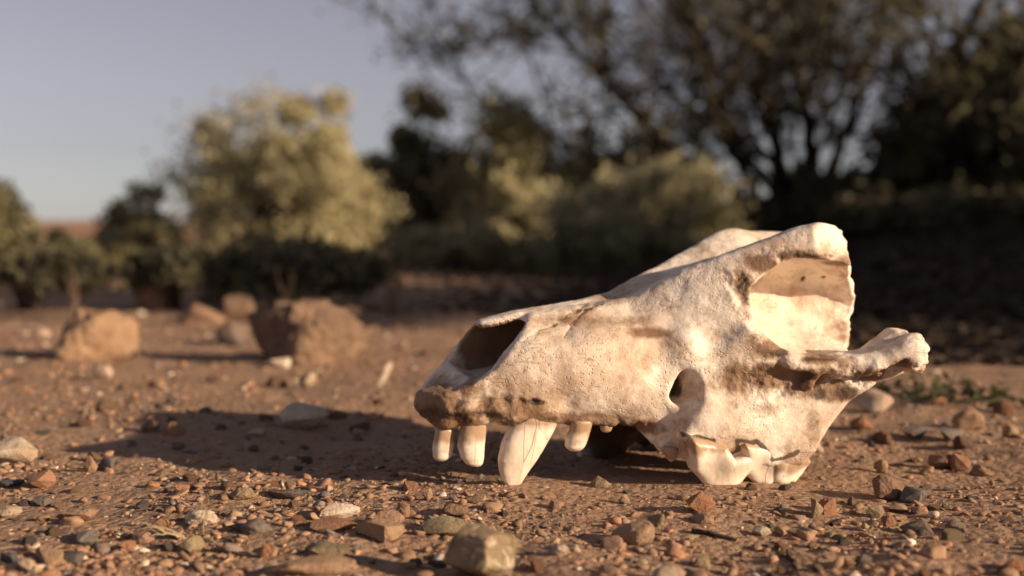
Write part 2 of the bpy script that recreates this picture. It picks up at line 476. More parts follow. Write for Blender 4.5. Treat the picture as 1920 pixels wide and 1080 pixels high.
    # cheek bone: a bar that leaves the cheek and ends in a break
    z = pts([(1345, 690, -2.9), (1400, 612, -2.7), (1430, 636, -2.8), (1465, 657, -3.0), (1510, 667, -3.1), (1565, 671, -3.3), (1630, 658, -3.6), (1662, 640, -3.8), (1688, 620, -3.9),
             (1712, 622, -4.0), (1736, 645, -4.0), (1743, 675, -4.0), (1735, 702, -4.0), (1708, 700, -3.9), (1650, 722, -3.7), (1592, 756, -3.4), (1552, 800, -3.2), (1522, 846, -3.1), (1500, 872, -3.1),
             (1420, 870, -3.0), (1380, 790, -2.9)])
    zd = poly_sd(S[:, 0, :], W[:, 0, :], z[:, [0, 2]])[:, None, :]
    g = smooth_tab(s1, [3.5, 4.5, 5.5, 6.5, 7.5, 8.5, 9.5, 11], [1.9, 2.4, 2.82, 3.05, 3.25, 3.5, 3.8, 4.1])[:, None, None]
    th = smooth_tab(s1, [3.5, 5, 6, 7.5, 9, 11], [.3, .34, .3, .24, .3, .34])[:, None, None]
    zyg = smax(np.broadcast_to(zd, S.shape), np.abs(A - g) - th, .22)
    body = smin(body, zyg, .34)
    k = pts([(1480, 680, -3.2), (1570, 690, -3.5), (1640, 682, -3.8), (1700, 655, -4.1)]); k[:, 1] *= -1
    for i in range(3):
        add_c(k[i], k[i + 1], .2 + .04 * i, .24 + .04 * i, .15)
    c0 = at(1714, 662, -4.15); c0[1] = 4.1; add_e(c0, (.36, .34, .5), .15)
    # hollow in front of the cheek bone, groove along its lower side, little spur
    for (px, py, v, r) in ((1405, 715, -3.1, (.5, .22, .42)), (1455, 718, -3.2, (.55, .18, .36)), (1510, 715, -3.3, (.35, .18, .26)), (1372, 712, -3.1, (.26, .24, .36))):
        c = at(px, py, v); c[1] = -v - .02; cut_e(c, r, .12)
    k = pts([(1555, 738, -3.45), (1610, 712, -3.7), (1665, 690, -3.95), (1692, 672, -4.1)]); k[:, 1] *= -1
    for i in range(3):
        cut_c(k[i] + [0, .08, 0], k[i + 1] + [0, .12, 0], .11, .11, .06)
    a0 = at(1512, 722, -3.25); b0 = at(1536, 704, -3.5); a0[1] *= -1; b0[1] *= -1; add_c(a0, b0, .14, .04, .06)
    # tear pit in front of the socket
    c = at(1392, 540, -2.3); cut_e((c[0], 2.36, c[2]), (.26, .22, .42), .15)
    # hole in the cheek, dipped towards its front
    a0 = at(1272, 742, -2.3); a1 = at(1286, 705, -2.45)
    cut_e((a0[0] + .05, 2.62, (a0[2] + a1[2]) / 2 - .05), (.36, .34, .5), .25)
    bx = near_box(a0, 1.2)
    hole2 = capsule(S[bx], A[bx] * 0 + 2.6, W[bx], np.array([a0[0], 2.6, a0[2]]), np.array([a1[0], 2.6, a1[2]]), .225, .11)
    body[bx] = smax(body[bx], -np.maximum(np.maximum(hole2, 1.3 + .3 * (S[bx] - a0[0]) - A[bx]), A[bx] - 3.4), .07)
    # empty tooth sockets
    for px, py, v, r in ((1105, 798, -1.55, .13), (1165, 802, -1.75, .15), (1195, 805, -1.95, .15), (1215, 812, -2.1, .14)):
        c = at(px, py, v); cut_e((c[0], -v, c[2]), (r, r, .22), .06)
    # low ridges beneath the nose and over the canine
    k = pts([(838, 772, -1.12), (875, 764, -1.3), (935, 768, -1.5)]); k[:, 1] *= -1
    for i in range(2):
        add_c(k[i], k[i + 1], .12, .12, .14)
    for px, py, v, r in ((905, 752, -1.4, .12), (945, 750, -1.55, .1), (975, 755, -1.65, .09), (1000, 752, -1.7, .07)):
        c = at(px, py, v); cut_e((c[0], -c[1], c[2]), (r * 1.6, r, r), .08)
    # small holes inside the socket, collars of bone round the tooth roots
    for px, py, v, r in ((1508, 522, -1.0, .07), (1536, 516, -1.0, .05), (1470, 575, -1.3, .06), (1455, 540, -1.5, .05), (1498, 640, -1.0, .08)):
        c = at(px, py, v); cut_e((c[0], -v, c[2]), (r, .5, r), .04)
    for px, py, v, rr in ((888, 780, -1.08, (.33, .3, .24)), (834, 792, -.8, (.28, .3, .18)), (960, 776, -1.34, (.34, .34, .26)), (1022, 768, -1.36, (.42, .36, .3)), (1088, 782, -1.42, (.3, .26, .18)), (1136, 783, -1.5, (.2, .2, .12)), (1284, 815, -2.6, (.2, .3, .2))):
        c = at(px, py, v); add_e((c[0], -v, c[2]), rr, .22)
    # seams between the bones
    for line in ([(966, 640, -.9), (1000, 626, -1.0), (1040, 612, -1.0), (1085, 592, -1.0), (1130, 572, -.85), (1180, 560, -.75)],
                 [(1058, 632, -1.35), (1080, 612, -1.2), (1110, 590, -1.1), (1150, 572, -.95)],
                 [(1262, 640, -2.1), (1285, 658, -2.3), (1292, 668, -2.4)]):
        q = pts(line)
        for i in range(len(q) - 1):
            m = (q[i] + q[i + 1]) / 2
            bx = near_box(m, .6)
            sub_s, sub_w = S[bx], W[bx]
            e = q[i + 1] - q[i]
            tt = np.clip(((sub_s - q[i][0]) * e[0] + (sub_w - q[i][2]) * e[2]) / (e[0] ** 2 + e[2] ** 2), 0, 1)
            dd = np.sqrt((sub_s - q[i][0] - e[0] * tt) ** 2 + (sub_w - q[i][2] - e[2] * tt) ** 2)
            body[bx] = body[bx] + np.where(V[bx] < 0, .022 * np.exp(-(dd / .03) ** 2), 0)
    return body, lo

def blob_mask(P, blobs):
    """soft union of ellipsoidal patches: (centre, radius, strength)"""
    out = np.zeros(len(P))
    for c, r, k in blobs:
        d = np.linalg.norm((P - c) / np.asarray(r), axis=1)
        out = np.maximum(out, k * np.clip(1.25 - d, 0, 1))
    return out

def line_mask(P, line, width):
    q = pts(line); out = np.zeros(len(P)); near_ = P[:, 1] < 0
    for i in range(len(q) - 1):
        a, e = q[i][[0, 2]], (q[i + 1] - q[i])[[0, 2]]
        d0 = P[:, [0, 2]] - a; t = np.clip((d0 @ e) / (e @ e + 1e-9), 0, 1)
        d = np.linalg.norm(d0 - t[:, None] * e, axis=1)
        out = np.maximum(out, np.clip(1 - d / width, 0, 1))
    return out * near_
def set_attr(me, name, arr):
    at_ = me.attributes.new(name, 'FLOAT', 'POINT')
    at_.data.foreach_set("value", np.asarray(arr, np.float32))

def build_skull(mat_bone, mat_tooth):
    root = empty("animal_skull", tuple(to_world(at(1340, 905, -2.9)[None])[0]))
    root.location.z = 0.0
    inv = Matrix.Translation(-root.location)
    f, lo = skull_field(SKULL_H)
    verts, faces = surface_nets(f, lo, SKULL_H)
    del f
    # stray islands are dropped: keep the largest connected piece
    lab = np.arange(len(verts))
    e = np.concatenate([faces[:, [0, 1]], faces[:, [1, 2]], faces[:, [2, 3]], faces[:, [3, 0]]])
    for _ in range(4000):
        m = np.minimum(lab[e[:, 0]], lab[e[:, 1]])
        new = lab.copy()
        np.minimum.at(new, e[:, 0], m); np.minimum.at(new, e[:, 1], m)
        new = new[new]
        if (new == lab).all(): break
        lab = new
    u, c = np.unique(lab, return_counts=True)
    keep = lab == u[np.argmax(c)]
    remap = np.cumsum(keep) - 1
    faces = remap[faces[keep[faces].all(1)]]; verts = verts[keep]
    # light smoothing and surface grain
    e = np.concatenate([faces[:, [0, 1]], faces[:, [1, 2]], faces[:, [2, 3]], faces[:, [3, 0]]])
    deg = np.bincount(e.ravel(), minlength=len(verts))[:, None].astype(float)
    for lam in (.5, -.52, .5, -.52, .5):
        sm = np.zeros_like(verts)
        for k in range(3):
            sm[:, k] = np.bincount(e[:, 0], verts[e[:, 1], k], len(verts)) + np.bincount(e[:, 1], verts[e[:, 0], k], len(verts))
        verts = verts + lam * (sm / deg - verts)
    me = np_mesh("cranium", verts, faces)
    nor = np.zeros(len(verts) * 3, np.float32); me.vertices.foreach_get("normal", nor); nor = nor.reshape(-1, 3)
    P = verts
    rough = blob_mask(P, [(at(820, 740, -.9), (1.2, 1.6, .6), .4), (at(900, 770, -1.3), (1.6, 1.4, .45), .7), (at(1450, 715, -3.2), (1.5, 1.2, .6), 1), (at(1620, 705, -3.7), (1.5, 1, .5), .9),
                          (at(1395, 540, -2.3), (.45, .7, .7), 1), (at(1500, 480, -2.2), (1.2, .8, .25), .9), (at(1590, 560, -1.1), (.4, 2, 2), .6),
                          (at(1150, 795, -1.7), (1.3, .8, .25), .9), (at(1725, 662, -4.1), (.45, .9, .8), 1.3), (at(1250, 840, -2.3), (.5, .8, .5), .9)])
    n1 = perlin3(P, 1.3, 1); n2 = perlin3(P, 3.7, 2); n3 = perlin3(P, 8.5, 3)
    disp = .035 * n1 + (.018 + .07 * rough) * n2 + (.008 + .06 * rough) * n3
    verts = verts + nor * disp[:, None]
    wv = to_world(verts)
    me.vertices.foreach_set("co", (wv - np.array(root.location)).astype(np.float32).ravel()); me.update()
    # dirt soaked into the bone, plus shade painted inside nose and underside
    stain_and_shade = blob_mask(P, [(at(815, 745, -.7), (1.2, 1.9, .6), .85), (at(870, 730, -1.1), (.9, .8, .4), .65), (at(810, 690, 1.0), (1.1, .8, .8), .34), (at(860, 715, 0), (1.2, 1.2, .4), .3),
        (at(850, 785, -1.2), (1.1, 1.5, .45), 1), (at(790, 770, -.8), (.5, 1.2, .5), .9), (at(935, 765, -1.5), (.7, .8, .4), 1), (at(985, 765, -1.5), (1.0, .6, .34), .9), (at(1010, 785, -1.5), (1.0, .8, .4), 1),
        (at(900, 640, .8), (1.0, .5, .7), .9), (at(1110, 790, -1.6), (1.7, .9, .45), 1), (at(1200, 800, -2.0), (.8, .8, .32), .9), (at(1280, 800, -2.5), (.45, .6, .4), .45),
        (at(1385, 715, -3.1), (.55, .9, .5), 1), (at(1450, 710, -3.2), (.95, .8, .5), 1), (at(1510, 720, -3.3), (.9, .8, .5), 1), (at(1440, 655, -2.9), (.6, .6, .3), 1), (at(1530, 672, -3.2), (.9, .6, .15), 1),
        (at(1570, 735, -3.5), (.7, .8, .4), 1), (at(1630, 705, -3.8), (.8, .8, .3), 1), (at(1690, 680, -4.1), (.5, .8, .25), .8), (at(1520, 790, -3.2), (.5, .7, .6), .6), (at(1440, 770, -3.3), (.8, .7, .35), .55),
        (at(1398, 535, -2.3), (.34, .8, .62), 1), (at(1430, 495, -2.2), (.5, .8, .3), 1), (at(1500, 478, -2.2), (1.0, .6, .2), 1), (at(1565, 490, -2.2), (.4, .6, .3), .9), (at(1400, 640, -2.6), (.4, .7, .5), .7),
        (at(1220, 625, -1.9), (.8, .7, .2), .8), (at(1270, 575, -1.5), (.8, .8, .3), .35), (at(1345, 575, -2.0), (.5, .8, .5), .35), (at(1170, 600, -1.4), (1.4, .6, .25), .55), (at(1040, 600, -.9), (1.3, .6, .22), .72),
        (at(1140, 690, -2.0), (.8, .8, .6), .2), (at(1340, 700, -2.9), (.3, .6, .8), .5), (at(1360, 800, -3.1), (.4, .6, .3), .4), (at(1330, 480, -1.2), (2.2, .7, .18), .35), (at(1300, 740, -2.6), (.5, .5, .9), .2), (at(1090, 720, -1.7), (1.2, .8, .8), .12), (at(1180, 770, -1.9), (1.0, .7, .4), .45), (at(1330, 630, -2.4), (.9, .8, .5), .28), (at(1470, 830, -3.2), (.6, .6, .5), .45), (at(1485, 560, -1.2), (.4, .7, .7), .4), (at(1535, 530, -1.2), (.7, .7, .5), .22), (at(1560, 610, -1.0), (.4, .6, .6), .22), (at(1000, 660, -1.3), (1.0, .7, .5), .22), (at(1690, 650, -4.1), (.7, .8, .5), .32), (at(1600, 690, -3.7), (.8, .8, .35), .5)])
    seam = [(1296, 824), (1322, 826), (1346, 832), (1354, 850), (1364, 868), (1380, 858), (1392, 848), (1386, 828), (1406, 830), (1426, 832), (1440, 846), (1452, 864), (1470, 860), (1494, 848)]
    dark = blob_mask(P, [(at(1276, 728, -1.7), (.35, .55, .5), 1.0), (at(800, 775, -.8), (.9, 1.4, .4), .62), (at(925, 772, -1.5), (.5, .6, .3), .62)] + [(at(x, y, -1.5), (.4, .6, .16), .7) for x, y in ((955, 792), (990, 788), (1030, 780), (880, 792), (835, 798), (1085, 792), (1135, 790))] + [(at(1400, 535, -2.3), (.26, .7, .5), .8), (at(1510, 477, -2.2), (.9, .6, .12), .9), (at(1460, 660, -3.0), (.5, .5, .16), .8), (at(1590, 738, -3.5), (.5, .7, .28), .9), (at(790, 775, -.8), (.5, 1.2, .3), .7),  # first patch darkens the inside of the cheek hole as painted shade
                         (at(1005, 752, -1.6), (.4, .6, .1), .8), (at(1520, 670, -3.2), (.8, .6, .08), .8), (at(860, 775, -1.2), (.6, 1, .12), .7), (at(1130, 800, -1.6), (1.6, .8, .14), .8), (at(1540, 740, -3.4), (.3, .6, .3), .8),
                         (at(1380, 760, -3.1), (.2, .5, .3), .5)])
    inside = np.clip((P[:, 0] + 1.55) / .5, 0, 1) * np.clip((1.6 - P[:, 0]) / .8, 0, 1) * (P[:, 2] > 2.4) * ((nor[:, 1] * P[:, 1] < -.15) & (np.abs(P[:, 1]) > .3) | (np.abs(P[:, 1]) < .3) & (nor[:, 2] < 0))  # darkens the nasal cavity walls: shade painted over the dirt there
    under_shade = (P[:, 1] > .6) * np.clip((2.0 - P[:, 2]) / .5, 0, 1) * (P[:, 0] > 1.0)      # shade on the hidden underside, painted into the colour
    under_shade = np.maximum(under_shade, (np.abs(P[:, 1]) < 1.5) * np.clip((2.4 - P[:, 2]) / .4, 0, 1) * (P[:, 0] > .5))
    stain_and_shade = np.maximum(stain_and_shade, 1.2 * under_shade); dark = np.maximum(dark, .8 * under_shade)
    wob = P + np.column_stack([perlin3(P, 6.0, 11), P[:, 0] * 0, perlin3(P, 6.0, 12)]) * .07
    dark = np.maximum(dark, 1.1 * line_mask(wob, [(x, y, -3.25) for x, y in seam], .10))
    dark = np.maximum(dark, .62 * line_mask(wob, [(966, 640, -.9), (1000, 626, -1.0), (1040, 612, -1.0), (1085, 592, -1.0), (1130, 572, -.85), (1180, 560, -.75)], .05))
    dark = np.maximum(dark, .7 * line_mask(wob, [(1058, 632, -1.35), (1080, 612, -1.2), (1110, 590, -1.1), (1150, 572, -.95)], .05))
    set_attr(me, "stain_and_shade", np.clip(stain_and_shade + inside, 0, 1.3)); set_attr(me, "grime_and_shade", dark); set_attr(me, "rough", rough)
    bone = link("cranium", me, mat_bone, root)

    def tooth(name, fld, c0, c1, h=.02, grain=.012, rootlen=.62):
        lo_ = np.array(c0, float); n = np.ceil((np.array(c1) - lo_) / h).astype(int) + 1
        S = np.broadcast_to((lo_[0] + np.arange(n[0]) * h)[:, None, None], n).astype(np.float32)
        V = np.broadcast_to((lo_[1] + np.arange(n[1]) * h)[None, :, None], n).astype(np.float32)
        W = np.broadcast_to((lo_[2] + np.arange(n[2]) * h)[None, None, :], n).astype(np.float32)
        v_, f_ = surface_nets(fld(S, V, W), lo_, h)
        m_ = np_mesh(name, v_, f_)
        nn = np.zeros(len(v_) * 3, np.float32); m_.vertices.foreach_get("normal", nn)
        v2 = v_ + nn.reshape(-1, 3) * (grain * perlin3(v_, 3.0, 4) + .4 * grain * perlin3(v_, 9.0, 6))[:, None]
        m_.vertices.foreach_set("co", (to_world(v2) - np.array(root.location)).astype(np.float32).ravel()); m_.update()
        tops = v_[:, 2].max()
        set_attr(m_, "root", np.clip((v_[:, 2] - (tops - rootlen)) / (.75 * rootlen), 0, 1) + .45 * perlin3(v_, 4.0, 8))
        return link(name, m_, mat_tooth, root)
    def ringed(rows, v, thick, k=2.3):
        """tooth whose outline is given row by row: (left px, right px, row py)"""
        L_ = pts([(a, y, v) for a, b, y in rows]); R_ = pts([(b, y, v) for a, b, y in rows])
        w_ = (L_[:, 2] + R_[:, 2]) / 2; o = np.argsort(w_); w_ = w_[o]; l_ = L_[o, 0]; r_ = R_[o, 0]
        def fld(S, V, W):
            l = smooth_tab(W, w_, l_, 120); r = smooth_tab(W, w_, r_, 120)
            cx, hw = (l + r) / 2, np.maximum((r - l) / 2, .03)
            tw = np.maximum(hw * thick, .03)
            q = (np.abs((S - cx) / hw) ** k + np.abs((V - v) / tw) ** k) ** (1 / k)
            d = (q - 1) * np.minimum(hw, tw)
            return smax(smax(d, w_[0] - W, .12), W - w_[-1], .1)
        m = .25
        return fld, (l_.min() - m, v - (r_ - l_).max() * .5 * thick - m, w_[0] - m), (r_.max() + m, v + (r_ - l_).max() * .5 * thick + m, w_[-1] + m)
    can = ringed([(974, 1048, 770), (957, 1044, 795), (940, 1026, 830), (934, 1008, 860), (936, 994, 880), (941, 982, 898), (949, 974, 911), (952, 970, 915)], -1.4, .5)
    tooth("canine_tooth", *can)
    tooth("incisor", *ringed([(868, 912, 785), (862, 911, 810), (858, 908, 835), (863, 907, 856), (872, 905, 868), (884, 902, 876)], -1.12, .7), rootlen=.8)
    tooth("incisor", *ringed([(818, 852, 800), (814, 851, 822), (811, 850, 840), (812, 845, 856), (816, 838, 864)], -.85, .8), rootlen=.7)
    tooth("premolar", *ringed([(1070, 1112, 785), (1069, 1106, 805), (1061, 1101, 822), (1060, 1096, 836), (1066, 1089, 846)], -1.55, .8), rootlen=.7)
    tooth("premolar", *ringed([(1128, 1146, 785), (1125, 1148, 798), (1127, 1145, 808), (1131, 1141, 812)], -1.62, .9), h=.015)
    tooth("premolar", *ringed([(1276, 1294, 815), (1274, 1294, 832), (1275, 1291, 848), (1280, 1288, 856)], -2.72, .9), h=.015)
    tooth("premolar", *ringed([(1238, 1272, 838), (1246, 1270, 852), (1252, 1266, 862), (1255, 1260, 868)], -2.4, .8), h=.015)
    def crown(poly, v, th, rnd):
        q = pts([(x, y, v) for x, y in poly])[:, [0, 2]]
        def fld(S, V, W):
            d = poly_sd(S[:, 0, :], W[:, 0, :], q)[:, None, :]
            d = np.broadcast_to(d, S.shape)
            wob = .07 * np.sin(S * 4.3 + 1) + .05 * np.cos(W * 5)
            taper = .16 * np.clip((q[:, 1].max() - W) / .9, 0, 1.2)
            return smax(d - .09, np.abs(V - v) - (th + wob - taper), rnd)
        m = .3
        return fld, (q[:, 0].min() - m, v - th - m, q[:, 1].min() - m), (q[:, 0].max() + m, v + th + m, q[:, 1].max() + m)
    tooth("carnassial_tooth", *crown([(1290, 822), (1322, 828), (1346, 836), (1364, 862), (1394, 852), (1386, 830), (1425, 836), (1450, 866), (1446, 893), (1434, 905), (1416, 900), (1398, 882), (1384, 896), (1362, 911), (1340, 917), (1322, 902), (1300, 876)], -2.81, .46, .24))
    tooth("molar", *crown([(1438, 862), (1470, 862), (1494, 850), (1506, 862), (1494, 884), (1478, 899), (1458, 902), (1442, 894)], -2.76, .44, .22))
    tag(root, "weathered tan and cream canine animal skull lying on its teeth in the dirt", "skull")
    return root
# ------------------------------------------------------------------ ground: one sheet, fine near the camera, coarse to the horizon
def smoothstep(x, a, b):
    t = np.clip((x - a) / (b - a), 0, 1)
    return t * t * (3 - 2 * t)
def ground_z(x, y, fine=True):
    x = np.asarray(x, float); y = np.asarray(y, float)
    z = .16 * smoothstep(y, 1.2, 5.5) * smoothstep(x, .25 * y - .2, .25 * y + 1.0)
    z = z + .05 * smoothstep(y, .75, 1.6) * smoothstep(x, .08, .6)
    z = z + .02 * perlin2(x * .9, y * .9, 1) * smoothstep(y, .9, 2.5) + .25 * perlin2(x * .12, y * .12, 2) * smoothstep(y, 8, 30)
    amp = 1.0 - .75 * smoothstep(np.hypot(x - .0, y - .34), .02, .16) * 0
    z = z + amp * (.0032 * perlin2(x * 9, y * 9, 3) + .0026 * perlin2(x * 28, y * 28, 4))
    if fine:
        near = 1 - smoothstep(np.hypot(x, y), 1.2, 3.0)
        r1 = perlin2(x * 75, y * 75, 5); r2 = perlin2(x * 170, y * 170, 6); r3 = perlin2(x * 420, y * 420, 7)
        lump = np.clip(perlin2(x * 40, y * 40, 8) * 1.6 + .3, 0, 1)
        z = z + near * ((.0012 * r1 + .0009 * np.abs(r2)) * (.5 + lump) + .0005 * r3 * (.3 + lump))
    # level pads under the teeth
    for cx, cy, r in ((0.0005, .3095, .012), (.0515, .3085, .02)):
        k = np.exp(-(((x - cx) ** 2 + (y - cy) ** 2) / r ** 2))
        z = z * (1 - k) + .0013 * k
    return z

def axis(lo, f0, f1, hi, step, growth):
    a = list(np.arange(f0, f1, step))
    d = step; x = f1
    while x < hi:
        a.append(x); d *= growth; x += d
    a.append(hi)
    d = step; x = f0; left = []
    while x > lo:
        d *= growth; x -= d; left.append(max(x, lo))
    return np.array(sorted(set(left + a)))
def soil_material():
    k = NT("dry_red_soil"); co = k.coord()
    n1 = k.noise(14, 5, .6, co); n2 = k.noise(130, 6, .7, co); n3 = k.noise(700, 4, .7, co); n4 = k.noise(2.2, 4, .6, co)
    base = k.mix(k.ramp(n1, [(.35, 0), (.68, 1)]), (.32, .195, .122), (.265, .165, .11))
    base = k.mix(k.math('MULTIPLY', k.ramp(n2, [(.42, 0), (.70, 1)]), .7), base, (.39, .255, .17))
    base = k.mix(k.math('MULTIPLY', k.ramp(n3, [(.56, 0), (.72, 1)]), .55), base, (.155, .09, .058))
    base = k.mix(k.math('MULTIPLY', k.ramp(n4, [(.4, 0), (.7, 1)]), .35), base, (.27, .17, .12))
    v = k.voronoi(520, vec=co, out="Color")
    vn = k.new("ShaderNodeSeparateColor"); k.l.new(v, vn.inputs[0])
    base = k.mix(k.math('MULTIPLY', k.ramp(vn.outputs[0], [(.72, 0), (.95, 1)]), .5), base, (.42, .31, .22))
    h = k.math('ADD', k.math('MULTIPLY', n2, .8), k.math('MULTIPLY', n3, .5))
    h = k.math('ADD', h, k.math('MULTIPLY', k.voronoi(480, vec=co), -.5))
    return k.done(base, k.bump(h, .8, .0016), .95)
def build_ground():
    X = axis(-900, -.34, .36, 900, .0011, 1.028); Y = axis(-60, .17, .62, 2500, .0011, 1.026)
    gx, gy = np.meshgrid(X, Y, indexing='xy')
    z = ground_z(gx, gy)
    V = np.stack([gx, gy, z], -1).reshape(-1, 3)
    nx, ny = len(X), len(Y)
    i = np.arange(ny - 1)[:, None] * nx + np.arange(nx - 1)[None]
    Fc = np.stack([i, i + 1, i + nx + 1, i + nx], -1).reshape(-1, 4)
    g = link("ground", np_mesh("ground", V, Fc), soil_material())
    tag(g, kind="structure")
    return g
build_ground()

# ------------------------------------------------------------------ stones
def ico(sub):
    bm = bmesh.new(); bmesh.ops.create_icosphere(bm, subdivisions=sub, radius=1.0)
    v = np.array([p.co[:] for p in bm.verts]); f = np.array([[q.index for q in p.verts] for p in bm.faces]); bm.free()
    return v, f
def crisp(me, deg=26):
    me.polygons.foreach_set('use_smooth', np.ones(len(me.polygons), dtype=bool))
    me.set_sharp_from_angle(angle=math.radians(deg))
ICO = {n: ico(n) for n in (1, 2, 3, 4, 5)}
def stone_shape(seed, sub=3, facets=13, sharp=14.0, rough=.05, dims=(1, 1, 1), planes=None):
    """unit stone: a faceted convex lump with softened edges and a grainy skin, sitting on z = 0"""
    r = np.random.RandomState(seed)
    d, f = ICO[sub]
    nrm = r.randn(facets, 3); nrm /= np.linalg.norm(nrm, axis=1)[:, None]
    hgt = r.uniform(.62, 1.0, facets)
    if planes:
        nrm = np.array([p[:3] for p in planes], float); nrm /= np.linalg.norm(nrm, axis=1)[:, None]; hgt = np.array([p[3] for p in planes])
    dots = d @ nrm.T
    val = np.where(dots > .12, hgt[None] / np.maximum(dots, .12), 9)
    rad = (np.minimum(val, 3) ** -sharp).sum(1) ** (-1 / sharp)
    rad = np.minimum(rad, 1.25)
    p = d * rad[:, None]
    if rough:
        rad2 = 1 + rough * (perlin3(p + seed % 97, 2.2, 1) + .6 * perlin3(p + seed % 89, 5.0, 2) + (.45 * perlin3(p + seed % 83, 11.0, 3) if sub > 2 else 0)) * 1.6
        p = p * rad2[:, None]
    p /= np.abs(p).max(0)[None]
    p = p * np.array(dims)[None]
    p[:, 2] -= p[:, 2].min()
    return p, f
_HULL = {}
def hull_stone(seed, npts=11, dims=(1, 1, 1), cuts=0, rough=.04):
    """angular stone: hull of a few random points, its faces cut finer and roughened"""
    key = (seed, npts, cuts)
    if key not in _HULL:
        r = np.random.RandomState(seed)
        q = r.randn(npts, 3); q /= np.linalg.norm(q, axis=1)[:, None]
        q *= r.uniform(.8, 1.0, npts)[:, None]
        bm = bmesh.new()
        for p in q: bm.verts.new(p)
        bmesh.ops.convex_hull(bm, input=bm.verts)
        for v in [v for v in bm.verts if not v.link_faces]: bm.verts.remove(v)
        if cuts: bmesh.ops.subdivide_edges(bm, edges=bm.edges, cuts=cuts, use_grid_fill=True)
        bmesh.ops.triangulate(bm, faces=bm.faces)
        bmesh.ops.recalc_face_normals(bm, faces=bm.faces)
        bm.verts.index_update()
        _HULL[key] = (np.array([v.co[:] for v in bm.verts]), np.array([[v.index for v in f.verts] for f in bm.faces])); bm.free()
    p, f = _HULL[key]
    if cuts and rough:
        # wear: round corners towards a sphere a little, then grain
        L = np.linalg.norm(p, axis=1, keepdims=True)
        p = p * (1 - .35 * np.clip(L - .72, 0, 1) / L)
        p = p * (1 + rough * (1.5 * perlin3(p + seed % 97, 1.8, 1) + 1.1 * perlin3(p + seed % 89, 4.2, 2) + .8 * perlin3(p + seed % 83, 9.0, 3)))[:, None]
    p = p / np.abs(p).max(0)[None] * np.array(dims)[None]
    p[:, 2] -= p[:, 2].min()
    return p, f
STONE_COL = {
    'rust':  ((.40, .20, .115), (.28, .13, .07)), 'brown': ((.27, .165, .105), (.17, .10, .065)), 'tan': ((.44, .29, .18), (.32, .20, .12)),
    'grey':  ((.21, .185, .165), (.12, .105, .095)), 'slate': ((.135, .125, .125), (.075, .07, .07)), 'cream': ((.66, .54, .42), (.47, .35, .25)),
    'white': ((.80, .70, .58), (.60, .48, .36)), 'olive': ((.36, .285, .17), (.22, .17, .10)), 'earth': ((.23, .15, .102), (.15, .10, .07)), 'pink': ((.40, .25, .17), (.29, .175, .115))}
_sm = {}
def stone_mat(c, speck=0.0):
    key = (c, speck)
    if key in _sm: return _sm[key]
    a, b = STONE_COL[c]
    k = NT("stone_" + c + ("_speckled" if speck else "")); co = k.coord()
    info = k.new("ShaderNodeObjectInfo")
    add = k.new("ShaderNodeVectorMath", operation='ADD'); k.l.new(co, add.inputs[0])
    mul = k.math('MULTIPLY', info.outputs["Random"], 37.0); k.l.new(mul, add.inputs[1])
    co = add.outputs[0]
    n1 = k.noise(160, 5, .65, co); n2 = k.noise(900, 5, .7, co); n3 = k.noise(50, 3, .5, co)
    base = k.mix(k.ramp(n1, [(.36, 0), (.66, 1)]), a, b)
    dust = (.34, .215, .138)
    base = k.mix(k.math('MULTIPLY', k.ramp(n3, [(.42, 0), (.62, 1)]), .45), base, dust)
    base = k.mix(k.math('MULTIPLY', k.ramp(n2, [(.55, 0), (.75, 1)]), .5), base, tuple(x * .45 for x in b))
    if speck:
        base = k.mix(k.math('MULTIPLY', k.ramp(k.noise(330, 3, .6, co, 1.0), [(.54, 0), (.64, 1)]), speck), base, (.70, .58, .42))
        base = k.mix(k.math('MULTIPLY', k.ramp(k.noise(420, 4, .6, co, .5), [(.57, 0), (.66, 1)]), speck), base, (.09, .075, .06))
    _sm[key] = k.done(base, k.bump(k.math('ADD', n1, k.math('MULTIPLY', n2, 1.0)), .9, .0014), .92)
    return _sm[key]
def ground_point(px, py):
    """where the sight line through a pixel meets the level ground near the skull"""
    Y = CAM_H * F_PX / (py - HORIZON)
    for _ in range(6):
        z = float(ground_z(np.array([(px - 960) / F_PX * Y]), np.array([Y]), False)[0])
        Y = (CAM_H - z) * F_PX / (py - HORIZON)
    return (px - 960) / F_PX * Y, Y
USED = []       # (x, y, r) of every placed stone
N_STONE = [0]
def stone(x, y, dims, col, seed, name="stone", rz=0.0, tilt=(0, 0), sink=.18, sub=4, facets=13, sharp=14, rough=.05, label=None, group=None, speck=0.0, sharemesh=None, dz=0.0, planes=None):
    if sharemesh is None:
        if planes or facets > 16: p, f = stone_shape(seed, sub, facets, sharp, rough, dims, planes)
        else: p, f = hull_stone(seed, facets + 3, dims, 7 if sub >= 5 else 5, min(rough, .1))
        me = np_mesh(name, p, f); crisp(me)
    else:
        me = sharemesh
    o = link(name, me, stone_mat(col, speck))
    o.rotation_euler = (tilt[0], tilt[1], rz)
    z = float(ground_z(np.array([x]), np.array([y]), True)[0])
    o.location = (x, y, z - sink * 2 * dims[2] * (1.0) + dz)
    USED.append((x, y, max(dims[0], dims[1])))
    tag(o, label, "stone", group)
    return o
